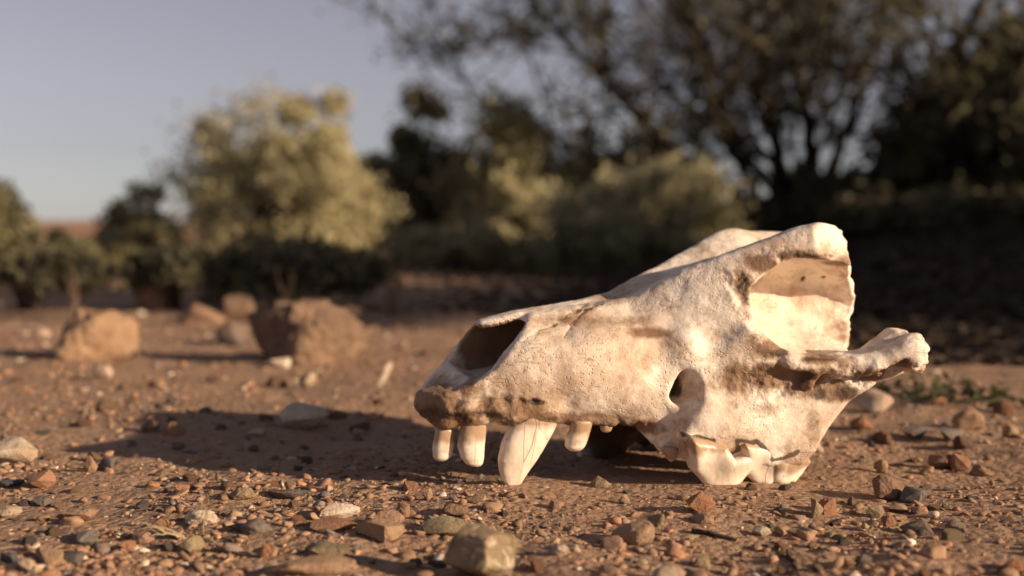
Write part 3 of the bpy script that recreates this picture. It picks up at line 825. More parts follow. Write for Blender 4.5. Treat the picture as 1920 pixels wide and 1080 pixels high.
def px_stone(x0, x1, y0, y1, col, seed, label, depth=None, **kw):
    """stone that fills the box x0..x1, y0..y1 of the photograph, its foot at y1"""
    X, Y = ground_point((x0 + x1) / 2, y1 - .12 * (y1 - y0))
    w = (x1 - x0) / F_PX * Y / 2
    d = (depth if depth else .85) * w
    Y2 = Y + d * .55
    hh = max((y1 - y0) / F_PX * Y - 2 * d * .55 * (CAM_H / Y), .25 * w) / 2
    sink = kw.pop("sink", .15)
    hh = hh / (1 - sink)
    return stone(X * Y2 / Y, Y2, (w * 1.03, d, hh), col, seed, sink=sink, label=label, **kw)
# ------------------------------------------------------------------ stones one can pick out
LAND = []      # (phrase, x, y) of stones that others can be described by
def S(x0, x1, y0, y1, col, label, short=None, **kw):
    seed = int(x0 * 7 + y0 * 13 + 3) % 9973
    o = px_stone(x0, x1, y0, y1, col, kw.pop("seed", seed), label, **kw)
    if short: LAND.append((short, o.location.x, o.location.y))
    return o
FLAT = dict(facets=9, sharp=34, rough=.03)
ROUND = dict(facets=18, sharp=12, rough=.06)
KNOB = dict(facets=12, sharp=16, rough=.12)
# foreground
S(830, 977, 994, 1110, 'olive', "large speckled wedge-shaped stone at the bottom edge below the canine tooth", "the large speckled wedge stone", speck=.75, seed=412, sub=5, sharp=30, rough=.05, depth=.8, sink=.04, planes=[(.72, -.62, .22, .62), (-.62, -.72, .3, .55), (-.1, -.2, 1, .78), (-.45, -.35, -.85, .62), (.9, .2, -.2, .8), (.2, 1, .1, .9), (-.9, .3, .3, .85), (.35, -.55, -.8, .74), (.5, .1, .9, .86), (0, 0, -1, .9)])
S(794, 882, 972, 1012, 'olive', "flat olive stone tucked behind the large speckled wedge stone", None, sub=4, **FLAT)
S(822, 878, 944, 976, 'brown', "small brown block sitting on the soil above the flat olive stone", None, **KNOB)
S(512, 680, 1038, 1090, 'tan', "big flat rounded tan slab cut off by the bottom edge", "the big flat slab at the bottom edge", depth=.6, sub=5, **ROUND)
S(580, 664, 1018, 1048, 'olive', "pale olive slab lying behind the big flat rounded slab", None, **FLAT)
S(660, 758, 974, 1020, 'tan', "tan angular chunk right of the white crusty stone", "the tan angular chunk", sub=5, facets=11, rough=.06)
S(700, 757, 956, 992, 'pink', "pinkish knobbly stone perched behind the tan angular chunk", None, **KNOB)
S(744, 769, 942, 968, 'rust', "small rust knob up behind the pinkish knobbly stone", None, **KNOB)
S(596, 675, 942, 977, 'white', "white crusty stone lit bright in front of the skull's shadow", "the bright white crusty stone", sub=5, **KNOB)
S(575, 672, 972, 1000, 'rust', "thin rust flake under the white crusty stone", None, **FLAT)
S(345, 408, 956, 992, 'white', "white pitted stone with a dry grass stalk in front of it", "the white stone by the dry stalks", sub=5, **KNOB)
S(333, 384, 1004, 1042, 'olive', "triangular tan chip in front of the dry grass stalks", None, **FLAT)
S(285, 322, 968, 996, 'rust', "rust pebble left of the white pitted stone", None, **ROUND)
S(108, 182, 948, 990, 'pink', "broad pinkish slab lying flat in the lower left gravel", "the broad pinkish slab", sub=4, **FLAT)
S(45, 107, 878, 922, 'rust', "triangular rust-orange stone standing near the left edge", "the triangular rust stone", sub=4, facets=8, sharp=20, rough=.03)
S(-70, 74, 820, 882, 'cream', "large pale grey slab cut off by the left edge", "the pale slab at the left edge", depth=.7, sub=5, facets=9, sharp=16, rough=.04)
S(0, 46, 894, 916, 'slate', "thin dark chip between the left edge and the triangular rust stone", None, **FLAT)
S(158, 184, 854, 890, 'tan', "upright tan chip at the left tip of the skull's shadow", None, **FLAT)
S(184, 238, 856, 886, 'slate', "dark slate piece inside the left tip of the skull's shadow", None, **FLAT)
S(514, 616, 748, 812, 'white', "big knobbly pale stone sitting in the skull's shadow", "the pale stone in the shadow", sub=5, facets=18, sharp=8, rough=.1)
S(304, 347, 788, 822, 'rust', "rust stone in shade left of the knobbly pale stone", None, **KNOB)
S(462, 505, 802, 822, 'cream', "flat pale pebble in shade just left of the knobbly pale stone", None, **ROUND)
S(502, 584, 910, 940, 'slate', "dark grey slate at the near edge of the skull's shadow", "the dark slate at the shadow edge", sub=4, **FLAT)
S(271, 301, 898, 918, 'rust', "orange pebble just in front of the shadow, left of centre", None, **KNOB)
S(323, 355, 904, 928, 'rust', "larger orange pebble at the near edge of the shadow", None, **KNOB)
S(432, 481, 914, 944, 'olive', "olive stone poking out of the shadow's near edge", None, **KNOB)
S(60, 101, 930, 953, 'slate', "dark burnt-looking lump between the pinkish slab and left edge", None, **KNOB)
S(137, 184, 996, 1027, 'grey', "grey-brown slab in front of the broad pinkish slab", None, **FLAT)
S(44, 114, 1028, 1070, 'tan', "tan slab in the bottom left corner", "the tan slab in the bottom left corner", sub=4, **FLAT)
S(116, 168, 1034, 1060, 'slate', "dark slab beside the tan corner slab", None, **FLAT)
S(-4, 42, 1034, 1068, 'slate', "dark slate at the left edge near the bottom corner", None, **FLAT)
S(36, 63, 1048, 1080, 'cream', "cream sliver leaning on the tan corner slab", None, **FLAT)
S(450, 510, 974, 1010, 'grey', "rounded grey stone right of the dry grass stalks", "the rounded grey stone", **ROUND)
S(428, 472, 978, 1001, 'slate', "dark slate leaning on the rounded grey stone", None, **FLAT)
S(224, 256, 1014, 1038, 'rust', "rust lump in the lower left, left of the stalks", None, **KNOB)
S(246, 294, 996, 1022, 'pink', "pinkish stone right behind the dry stalk ends", None, **KNOB)
S(486, 514, 1022, 1052, 'rust', "rust pebble behind the big flat slab's left end", None, **KNOB)
S(-2, 44, 950, 974, 'cream', "pale flat stone cut by the left edge, lower left", None, **FLAT)
S(752, 782, 903, 925, 'rust', "bright rust pebble at the shadow edge below the incisors", None, **KNOB)
S(786, 811, 912, 942, 'tan', "pointed tan pebble right of the bright rust pebble", None, facets=8)
S(740, 770, 942, 972, 'brown', "brown porous pebble behind the tan angular chunk", None, **KNOB)
S(1034, 1066, 1018, 1050, 'cream', "cream crumb right of the large speckled wedge stone", "the cream crumb", **KNOB)
S(1066, 1092, 1022, 1044, 'cream', "smaller cream crumb touching the right side of another crumb", None, **KNOB)
S(1148, 1234, 972, 1028, 'tan', "rounded buff stone below the carnassial tooth", "the rounded buff stone", speck=.25, sub=5, facets=22, sharp=7, rough=.05)
S(1214, 1248, 960, 996, 'olive', "pointed yellowish stone touching the rounded buff stone", None, facets=8, sharp=16)
S(1284, 1342, 926, 970, 'rust', "orange-brown pyramid stone in front of the cheek tooth", "the orange pyramid stone", sub=4, facets=9, sharp=16, rough=.06)
S(1296, 1346, 962, 988, 'tan', "tan crumbly stone under the orange pyramid stone", None, **KNOB)
S(1132, 1170, 1006, 1036, 'pink', "pink crumb in front of the rounded buff stone", None, **KNOB)
S(1104, 1147, 893, 917, 'olive', "pale crust piece at the shadow edge under the skull's arch", None, **KNOB)
S(1160, 1186, 926, 946, 'tan', "tan crumb just left of the orange pyramid stone", None, **KNOB)
S(872, 914, 928, 946, 'tan', "flat tan flake in front of the canine tooth tip", None, **FLAT)
S(1028, 1060, 940, 958, 'pink', "pink flake right of the canine tooth tip", None, **FLAT)
S(1626, 1697, 886, 944, 'brown', "dark brown round rock casting a shadow, right foreground", "the dark brown round rock", sub=5, facets=18, sharp=9, rough=.09)
S(1684, 1746, 914, 948, 'grey', "grey slab wedged against the dark brown round rock", None, **FLAT)
S(1528, 1574, 926, 970, 'rust', "tall rust lump left of the dark brown rock", "the tall rust lump", sub=4, **KNOB)
S(1492, 1545, 938, 978, 'olive', "rough olive lump leaning on the tall rust lump", None, sub=4, **KNOB)
S(1500, 1531, 985, 1007, 'tan', "tan chip in front of the rough olive lump", None, **FLAT)
S(1620, 1658, 948, 977, 'olive', "olive crumbly stone in front of the dark brown rock", None, **KNOB)
S(1650, 1679, 967, 994, 'rust', "small rust block in front of the olive crumbly stone", None, **KNOB)
S(1664, 1705, 942, 966, 'tan', "flat tan chip at the foot of the dark brown rock", None, **FLAT)
S(1688, 1758, 972, 1008, 'slate', "dark slate slab in the right foreground", "the dark slate slab", sub=4, **FLAT)
S(1409, 1446, 984, 1008, 'white', "bright white flake in the right foreground soil", "the bright white flake", **FLAT)
S(1636, 1664, 863, 892, 'tan', "upright tan pebble behind the dark brown round rock", None, **ROUND)
S(1740, 1790, 848, 886, 'brown', "brown lump behind and right of the dark brown rock", None, **KNOB)
S(1780, 1820, 852, 888, 'rust', "rust lump touching the brown lump on its right", None, **KNOB)
S(1816, 1876, 870, 897, 'brown', "low brown stone near the right edge", None, **KNOB)
S(1724, 1756, 872, 896, 'tan', "tan pebble in front of the brown lump", None, **ROUND)
S(1600, 1634, 1034, 1062, 'slate', "black slate chip near the bottom right", None, **FLAT)
S(1578, 1608, 1040, 1064, 'tan', "tan chip leaning on the black slate chip", None, **FLAT)
S(1772, 1812, 972, 1000, 'grey', "grey pebble right of the dark slate slab", None, **ROUND)
S(1866, 1935, 1040, 1078, 'rust', "rust stone cut off by the right edge in the corner", None, **KNOB)
S(1300, 1332, 1042, 1068, 'olive', "olive-grey pebble at the bottom right of centre", None, **ROUND)
# behind the cheek bone
S(1590, 1674, 732, 782, 'cream', "pale cream rock just behind the cheek bone's end", "the pale cream rock", sub=5, facets=10, sharp=14, rough=.04)
S(1594, 1642, 780, 810, 'rust', "rust stone in front of the pale cream rock", None, **KNOB)
S(1514, 1542, 826, 852, 'cream', "pale pebble right of the last molar", None, **ROUND)
S(1780, 1846, 762, 812, 'tan', "tan broken rock at the right, half in shade", "the tan broken rock", **KNOB)
S(1684, 1746, 796, 828, 'slate', "dark stone between the pale cream rock and tan broken rock", None, **FLAT)
S(1740, 1808, 800, 834, 'grey', "grey flat stone in front of the tan broken rock", None, **FLAT)
S(1878, 1912, 796, 826, 'tan', "tan pebble near the right edge behind the brown stone", None, **ROUND)
S(1745, 1775, 742, 764, 'rust', "small rust stone in shade beneath the green weed", None, **KNOB)
# middle distance, left
S(442, 690, 560, 700, 'earth', "large rounded brown boulder in the blurred middle distance", "the large rounded boulder", depth=.9, sink=.3, sub=5, seed=77, facets=24, sharp=8, rough=.14)
S(418, 482, 556, 612, 'earth', "brown rock leaning on the large rounded boulder's left shoulder", None, facets=18, sharp=9, rough=.07)
S(80, 252, 580, 688, 'tan', "sunlit tan boulder with a pale top at the far left", "the pale-topped boulder", depth=.9, sink=.32, sub=5, seed=33, facets=24, sharp=8, rough=.15)
S(248, 326, 524, 592, 'earth', "brown boulder in the shade of the far left bushes", None, facets=18, sharp=9, rough=.07, sub=4)
S(333, 428, 560, 616, 'pink', "pinkish sunlit boulder between the two larger boulders", "the pinkish boulder", facets=18, sharp=9, rough=.07, sub=4)
S(352, 442, 526, 576, 'olive', "dull olive boulder behind the pinkish sunlit boulder", None, facets=18, sharp=9, rough=.07, sub=4)
S(636, 678, 574, 612, 'tan', "small pale rock right of the large rounded boulder", None, facets=12)
S(400, 462, 600, 656, 'slate', "dark stone put in for the shaded gap left of the large rounded boulder", None, facets=18, sharp=9, rough=.07)  # dark colour stands in for the shaded hollow beside the boulder
S(166, 210, 684, 716, 'cream', "cream pebble in front of the pale-topped boulder", None, **ROUND)
S(558, 592, 700, 732, 'cream', "round cream pebble below the large rounded boulder", None, **ROUND)
S(58, 94, 614, 636, 'cream', "pale flat stone left of the pale-topped boulder", None, **FLAT)
S(500, 545, 668, 694, 'white', "white chip at the foot of the large rounded boulder", None, **FLAT)
S(276, 316, 708, 732, 'tan', "tan pebble in the blurred gravel on the left", None, **ROUND)
chip = S(684, 722, 676, 730, 'white', "white sliver of stone standing tilted left of the snout", "the tilted white sliver", depth=.35, facets=9, sharp=16, rough=.03)
chip.rotation_euler = (0.1, math.radians(28), 0.2)
chip.scale = (.42, 1, 1.1)
# shell-like flake at the bottom edge
S(1218, 1284, 1056, 1092, 'cream', "smooth pale curved flake at the bottom edge", None, facets=26, sharp=5, rough=.01, depth=.6)

# ------------------------------------------------------------------ loose pebbles, each one an object
rs = np.random.RandomState(21)
BASES = []
for i in range(14):
    kind = i % 4
    kw = (FLAT, ROUND, KNOB, dict(facets=9, sharp=34, rough=.05))[kind]
    dims = ((1, .8, .32), (1, .85, .62), (1, .9, .75), (1, .8, .55))[kind]
    if kind == 1: p, f = stone_shape(500 + i, 3, dims=dims, **kw)
    else: p, f = hull_stone(500 + i, (10, 0, 13, 11)[kind], dims, 3, (.04, 0, .1, .06)[kind])
    BASES.append((kind, p, f, dims))
COLW = ['rust'] * 6 + ['brown'] * 5 + ['tan'] * 6 + ['pink'] * 4 + ['grey'] * 4 + ['slate'] * 3 + ['cream'] * 2 + ['olive'] * 2
CWORD = dict(rust='rust-red', brown='brown', tan='tan', pink='pinkish', grey='grey', slate='dark slate', cream='cream', olive='olive')
KWORD = ('flat chip', 'rounded pebble', 'knobbly lump', 'angular pebble')
_meshes = {}
seen_labels = {}
made = 0
tries = 0
while made < 150 and tries < 6000:
    tries += 1
    px = rs.uniform(-60, 1980); py = 700 + 390 * rs.uniform(0, 1) ** .8
    if px > 950 and rs.rand() < .35: continue
    x, y = ground_point(px, py)
    size = rs.uniform(7, 17) * (1 + .5 * (rs.rand() < .12)) / F_PX * y
    if 780 < px < 1560 and 700 < py < 905: continue
    if any((x - a) ** 2 + ((y - b) * .8) ** 2 < (r + size) ** 2 * .9 for a, b, r in USED): continue
    bi = rs.randint(len(BASES)); kind, p, f, dims = BASES[bi]; col = COLW[rs.randint(len(COLW))]
    key = (bi, col)
    if key not in _meshes:
        _meshes[key] = np_mesh("pebble", p, f); crisp(_meshes[key]); _meshes[key].materials.append(stone_mat(col))
    o = stone(x, y, tuple(d * size for d in dims), col, 0, name="pebble", rz=rs.uniform(0, 6.28), tilt=(rs.normal(0, .12), rs.normal(0, .12)), sink=.3, sharemesh=_meshes[key])
    o.scale = (size, size * rs.uniform(.85, 1.1), size * rs.uniform(.85, 1.15))
    d = sorted(((l[1] - x) ** 2 + (l[2] - y) ** 2, l) for l in LAND)
    lab = None
    big = 'larger' if size / y * F_PX > 16 else ('small' if size / y * F_PX > 10 else 'tiny')
    for _, (ph, lx, ly) in d[:4]:
        dx, dy = x - lx, y - ly
        rel = ('right of' if dx > 0 else 'left of') if abs(dx) > abs(dy) * .8 else ('behind' if dy > 0 else 'in front of')
        for b in ('', big + ' '):
            t = f"{b}{CWORD[col]} {KWORD[kind]} {rel} {ph}"
            if t not in seen_labels: lab = t; break
        if lab: break
    lab = lab or t
    seen_labels[lab] = 1
    tag(o, lab, "pebble", "loose pebbles scattered over the soil")
    made += 1

# ------------------------------------------------------------------ gravel too small to count: one mass
def build_gravel(n=33000):
    r = np.random.RandomState(5)
    small = [hull_stone(900 + i, 8, ((1, .8, .3), (1, .75, .55), (1, .85, .4))[i % 3]) for i in range(14)]
    mid = [hull_stone(950 + i, 12, ((1, .8, .26), (1, .8, .55), (1, .85, .38))[i % 3], 1, .08) for i in range(14)]
    VV, FF, CC = [], [], []; off = 0
    cols = {c: np.array(STONE_COL[c][0]) for c in STONE_COL}
    cols['soil'] = np.array((.31, .19, .12))
    names = ['soil'] * 40 + ['rust'] * 4 + ['brown'] * 6 + ['tan'] * 5 + ['pink'] * 5 + ['grey'] * 4 + ['slate'] * 3 + ['cream'] * 2 + ['white'] + ['olive'] * 3
    def dens(x, y):
        v = mnoise.noise(Vector((x * 26, y * 20, .3))) + .6 * mnoise.noise(Vector((x * 70, y * 55, 2.0)))
        return min(1, max(.10, .5 + 1.1 * v))
    k = 0
    while k < n:
        y = .2 * (1 / (1 - r.uniform(0, 1) * (1 - .2 / 3.2)))
        if k > n - 8000: y = r.uniform(.42, 1.7)
        x = (r.uniform(-.62, .58) if r.rand() < .82 else r.normal(0, .9)) * y
        if x > 0 and r.rand() < .25 + .25 * (y < .6): continue
        if k < n - 8000 and dens(x, y) < r.rand(): continue
        s = (.0004 + .0015 * r.rand() ** 3.4) * (1 if y < .45 else (y / .45) ** .75)
        if r.rand() < .03: s *= 1.6
        if abs(x - .05) < .075 and .296 < y < .33: s = min(s, .0011)
        p, f = (mid if s * F_PX / y > 8 else small)[r.randint(14)]
        a = r.uniform(0, 6.283); ca, sa = math.cos(a), math.sin(a)
        q = p * np.array([s, s * r.uniform(.8, 1.1), s * r.uniform(.7, 1.2)])
        q = np.stack([q[:, 0] * ca - q[:, 1] * sa, q[:, 0] * sa + q[:, 1] * ca, q[:, 2] + q[:, 0] * r.normal(0, .28)], 1)
        VV.append(q + np.array([x, y, -r.uniform(.15, .55) * s])); FF.append(f + off); off += len(q)
        c = cols[names[r.randint(len(names))] if k < n - 8000 or r.rand() < .45 else ('cream', 'tan', 'tan', 'rust', 'pink', 'white')[r.randint(6)]] * r.uniform(.75, 1.15)
        CC.append(np.tile(np.append(c, 1.0), (len(q), 1)))
        k += 1
    clod = [hull_stone(990 + i, 14, (1, .9, .62), 2, .2) for i in range(8)]
    for _ in range(380):            # crumbs of caked soil
        y = .2 * (1 / (1 - r.uniform(0, 1) * (1 - .2 / 1.4))); x = r.uniform(-.6, .56) * y
        s = (.0010 + .0022 * r.rand() ** 2) * (1 if y < .45 else (y / .45) ** .6)
        if abs(x - .03) < .085 and .29 < y < .35: continue
        p, f = clod[r.randint(8)]; a = r.uniform(0, 6.283); ca, sa = math.cos(a), math.sin(a)
        q = p * s; q = np.stack([q[:, 0] * ca - q[:, 1] * sa, q[:, 0] * sa + q[:, 1] * ca, q[:, 2]], 1)
        VV.append(q + np.array([x, y, -r.uniform(.4, .85) * s])); FF.append(f + off); off += len(q)
        CC.append(np.tile(np.append(cols['soil'] * r.uniform(.8, 1.12), 1.0), (len(q), 1)))
    sizes = [len(v) for v in VV]
    V = np.concatenate(VV); cen = np.array([v[:, :2].mean(0) for v in VV])
    V[:, 2] += np.repeat(ground_z(cen[:, 0], cen[:, 1]), sizes)
    me = np_mesh("gravel", V, np.concatenate(FF))
    ca_ = me.color_attributes.new("tint", 'FLOAT_COLOR', 'POINT')
    ca_.data.foreach_set("color", np.concatenate(CC).astype(np.float32).ravel())
    m = NT("gravel"); co = m.coord()
    base = m.mix(m.math('MULTIPLY', m.ramp(m.noise(500, 4, .6, co), [(.42, 0), (.7, 1)]), .6), m.attr("tint", "Color"), (.33, .19, .115))
    g = link("gravel", me, m.done(base, m.bump(m.noise(1500, 4, .7, co), .5, .0005), .93), smooth=False)
    tag(g, "fine brown and grey gravel strewn over the red soil", "gravel", kind="stuff")
build_gravel()
# ------------------------------------------------------------------ plants
def tube_np(path, radii, sides=6):
    path = np.asarray(path, float); n = len(path)
    tan = np.gradient(path, axis=0); tan /= np.linalg.norm(tan, axis=1)[:, None] + 1e-12
    ref = np.array([.31, .95, .11]); V = []
    for i in range(n):
        a = np.cross(tan[i], ref); a /= np.linalg.norm(a) + 1e-12; b = np.cross(tan[i], a)
        t = np.arange(sides) * 2 * math.pi / sides
        V.append(path[i] + radii[i] * (np.cos(t)[:, None] * a + np.sin(t)[:, None] * b))
    V = np.concatenate(V); F = []
    for i in range(n - 1):
        for j in range(sides):
            F.append((i * sides + j, i * sides + (j + 1) % sides, (i + 1) * sides + (j + 1) % sides, (i + 1) * sides + j))
    return V, np.array(F)
def join_np(parts):
    off = 0; VV = []; FF = []
    for v, f in parts:
        VV.append(v); FF.append(f + off); off += len(v)
    return np.concatenate(VV), np.concatenate(FF)
_lm = {}
def leaf_mat(name, c1, c2, trans=.3):
    k = NT(name)
    f = k.attr("shade")
    col = k.mix(f, c1, c2)
    k.done(col, rough=.7)
    tr = k.new("ShaderNodeBsdfTranslucent"); k.l.new(col, tr.inputs["Color"])
    mx = k.new("ShaderNodeMixShader"); mx.inputs[0].default_value = trans
    k.l.new(k.b.outputs[0], mx.inputs[1]); k.l.new(tr.outputs[0], mx.inputs[2])
    out = [n for n in k.n if n.type == 'OUTPUT_MATERIAL'][0]
    k.l.new(mx.outputs[0], out.inputs["Surface"])
    return k.m
def bark_mat():
    k = NT("dark_bark"); co = k.coord()
    n = k.noise(14, 5, .65, co); n2 = k.noise(60, 4, .6, co)
    return k.done(k.mix(n, (.032, .026, .021), (.075, .056, .043)), k.bump(k.math('ADD', n, n2), .6, .02), .95)
BARK = bark_mat()
LEAF_PALE = leaf_mat("pale_yellow_leaves", (.58, .52, .33), (.41, .38, .23), .4)
LEAF_OLIVE = leaf_mat("olive_leaves", (.38, .345, .19), (.21, .195, .11), .3)
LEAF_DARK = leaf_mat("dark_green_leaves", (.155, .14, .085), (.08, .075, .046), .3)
LEAF_BROWN = leaf_mat("brownish_leaves", (.22, .205, .12), (.09, .086, .052), .3)
LEAF_GRASS = leaf_mat("straw", (.50, .40, .26), (.36, .27, .16), .2)
LEAF_TWIG = leaf_mat("dry_twig", (.27, .19, .125), (.16, .11, .075), .05)
LEAF_WEED = leaf_mat("weed_green", (.10, .105, .045), (.06, .065, .03), .3)
def leaves_np(cen, size, r, aspect=.42, up=0.0):
    n = len(cen)
    d = r.randn(n, 3); d[:, 2] += up; d /= np.linalg.norm(d, axis=1)[:, None]
    q = r.randn(n, 3); q -= (q * d).sum(1)[:, None] * d; q /= np.linalg.norm(q, axis=1)[:, None]
    L = (size * r.uniform(.6, 1.3, n))[:, None]
    V = np.stack([cen - d * L * .5, cen + q * L * aspect * .5, cen + d * L * .5, cen - q * L * aspect * .5], 1).reshape(-1, 3)
    F = np.arange(4 * n).reshape(-1, 4)
    return V, F, np.repeat(r.rand(n), 4)
def add_crown(root, cen, size, mat, r, aspect=.42, up=0.0, name="crown"):
    V, F, sh = leaves_np(cen, size, r, aspect, up)
    me = np_mesh(name, V - np.array(root.location), F)
    set_attr(me, "shade", sh)
    return link(name, me, mat, root, smooth=False)
def curve3(p0, p1, bend, n, r, wob=.05):
    t = np.linspace(0, 1, n)[:, None]
    L = np.linalg.norm(np.asarray(p1) - p0)
    mid = (np.asarray(p0) + p1) / 2 + np.asarray(bend)
    p = (1 - t) ** 2 * p0 + 2 * t * (1 - t) * mid + t * t * np.asarray(p1)
    p[1:-1] += r.randn(n - 2, 3) * wob * L * .12
    return p
def bush(name, px0, px1, ptop, Y, seed, mat, leaves, leaf, label, cat="bush", clumps=60, stems=9, depth=None, spread=.16, hollow=.5, up=.2, base_px=None, group=None, aspect=.42, droop=0.0):
    """shrub that fills px0..px1 up to row ptop at distance Y"""
    r = np.random.RandomState(seed)
    x0, x1 = (px0 - 960) / F_PX * Y, (px1 - 960) / F_PX * Y
    cx = (x0 + x1) / 2; rx = (x1 - x0) / 2
    gz = float(ground_z(np.array([cx]), np.array([Y]), False)[0])
    ztop = CAM_H + (HORIZON - ptop) / F_PX * Y
    rz = (ztop - gz) * .58; cz = gz + (ztop - gz) * .42; ry = depth or rx * .8
    bx = cx if base_px is None else (base_px - 960) / F_PX * Y
    root = empty(name, (bx, Y, gz - .02)); base = np.array([bx, Y, gz - .02])
    c = []
    while len(c) < clumps:
        q = r.uniform(-1, 1, 3); m = np.linalg.norm(q)
        if m > 1 or m < hollow * r.rand() ** .5 * 1.2: continue
        c.append(np.array([cx, Y, cz]) + q * np.array([rx, ry, rz]) * (1 + .12 * r.randn()))
    c = np.array(c); c[:, 2] = np.where(c[:, 2] < gz + .03, gz + .03 + np.abs(c[:, 2] - gz - .03) * .6, c[:, 2])
    per = r.multinomial(leaves, r.dirichlet(np.ones(clumps) * 3))
    sp = spread * (rx + rz) / 2
    cen = np.concatenate([c[i] + r.randn(per[i], 3) * sp * r.uniform(.5, 1.25) * np.array([1, 1, .8]) for i in range(clumps)])
    cen[:, 2] = np.maximum(cen[:, 2], gz + .01)
    cr = add_crown(root, cen, leaf, mat, r, aspect, up)
    order = r.permutation(clumps)
    groups = np.array_split(order, stems)
    for gidx in groups:
        parts = []
        main = c[gidx].mean(0) + np.array([0, 0, .25 * rz])
        rad = .013 * (rx + rz) + .004
        path = curve3(base + r.randn(3) * np.array([.04, .04, 0]) * rx, main, (0, 0, .15 * rz), 8, r)
        parts.append(tube_np(path, np.linspace(rad, rad * .45, 8)))
        for i in gidx:
            k = r.randint(3, 8)
            parts.append(tube_np(curve3(path[k], c[i], (0, 0, .1 * rz - droop), 5, r), np.linspace(rad * .4, rad * .12, 5), 5))
        v, f = join_np(parts)
        link("stem", np_mesh("stem", v - np.array(root.location), f), BARK, root)
    tag(root, label, cat, group)
    return root

# pale sunlit bush, left of centre
bush("pale_bush", 345, 712, 186, 4.3, 3, LEAF_PALE, 26000, .032, "pale yellow-green sunlit bush left of centre in the background", clumps=95, stems=8, spread=.13, hollow=.35)
# low dark bushes at the left
bush("dark_bush", 170, 350, 382, 2.7, 5, LEAF_OLIVE, 6000, .024, "low dark bush between the left edge and the pale sunlit bush", clumps=34, stems=6)
bush("dark_bush", -150, 56, 345, 2.4, 6, LEAF_OLIVE, 6500, .024, "dark bush cut off by the left edge of the picture", clumps=38, stems=6)
bush("dark_bush", 30, 190, 440, 1.7, 8, LEAF_OLIVE, 5000, .015, "small olive bush in front of the far hill at the left", clumps=30, stems=5)
bush("scrub_bush", 230, 420, 470, 1.16, 16, LEAF_DARK, 6000, .012, "low dark scrub in front of the pale bush's left foot", clumps=34, stems=5)
bush("scrub_bush", 360, 730, 478, 1.18, 17, LEAF_DARK, 11000, .012, "low dark scrub mat put in for the shade under the pale bush, behind the boulders", clumps=60, stems=6)  # dark mat added in place of the shadow beneath the pale bush
bush("scrub_bush", -60, 180, 490, 1.15, 19, LEAF_DARK, 6500, .012, "low dark scrub behind the pale-topped boulder", clumps=36, stems=5)
# spiky dark bush and broad olive bushes in the middle
bush("spiky_bush", 705, 880, 165, 5.4, 11, LEAF_BROWN, 6200, .05, "spiky dark bush with thin upright twigs right of the pale bush", clumps=50, stems=9, up=1.0, spread=.12)
bush("olive_bush", 830, 1120, 225, 5.0, 12, LEAF_OLIVE, 12000, .045, "olive bush in the middle, behind the snout of the skull", clumps=66, stems=9, up=.3)
bush("olive_bush", 1020, 1410, 318, 3.6, 13, LEAF_PALE, 8500, .032, "arching straw-olive bush just left of the big tree's stems", clumps=36, stems=10, up=.1, droop=.08)
bush("scrub_bush", 730, 1010, 430, 3.0, 18, LEAF_OLIVE, 7000, .026, "low olive scrub behind the skull's nose", clumps=44, stems=6)
bush("scrub_bush", 980, 1300, 418, 3.1, 20, LEAF_OLIVE, 7500, .026, "low olive scrub behind the skull's forehead", clumps=44, stems=6)
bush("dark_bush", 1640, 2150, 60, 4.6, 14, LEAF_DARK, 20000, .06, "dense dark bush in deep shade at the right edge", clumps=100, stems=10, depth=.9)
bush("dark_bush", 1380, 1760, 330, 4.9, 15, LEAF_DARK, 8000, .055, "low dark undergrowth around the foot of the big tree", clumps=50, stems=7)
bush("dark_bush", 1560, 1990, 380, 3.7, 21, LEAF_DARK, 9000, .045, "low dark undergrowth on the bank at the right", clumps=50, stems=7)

bush("feathery_bush", 620, 900, 262, 5.7, 23, LEAF_OLIVE, 8000, .05, "feathery olive bush closing the gap right of the pale bush", clumps=52, stems=9, up=.9, spread=.11)
bush("feathery_bush", 1010, 1330, 248, 5.8, 24, LEAF_BROWN, 9000, .05, "feathery grey-green bush behind the arching straw-olive bush", clumps=54, stems=9, up=.9, spread=.11)
bush("feathery_bush", 860, 1060, 330, 4.2, 25, LEAF_PALE, 5200, .036, "thin pale twiggy bush in the middle, above the skull's snout", clumps=30, stems=8, up=.8, spread=.12)

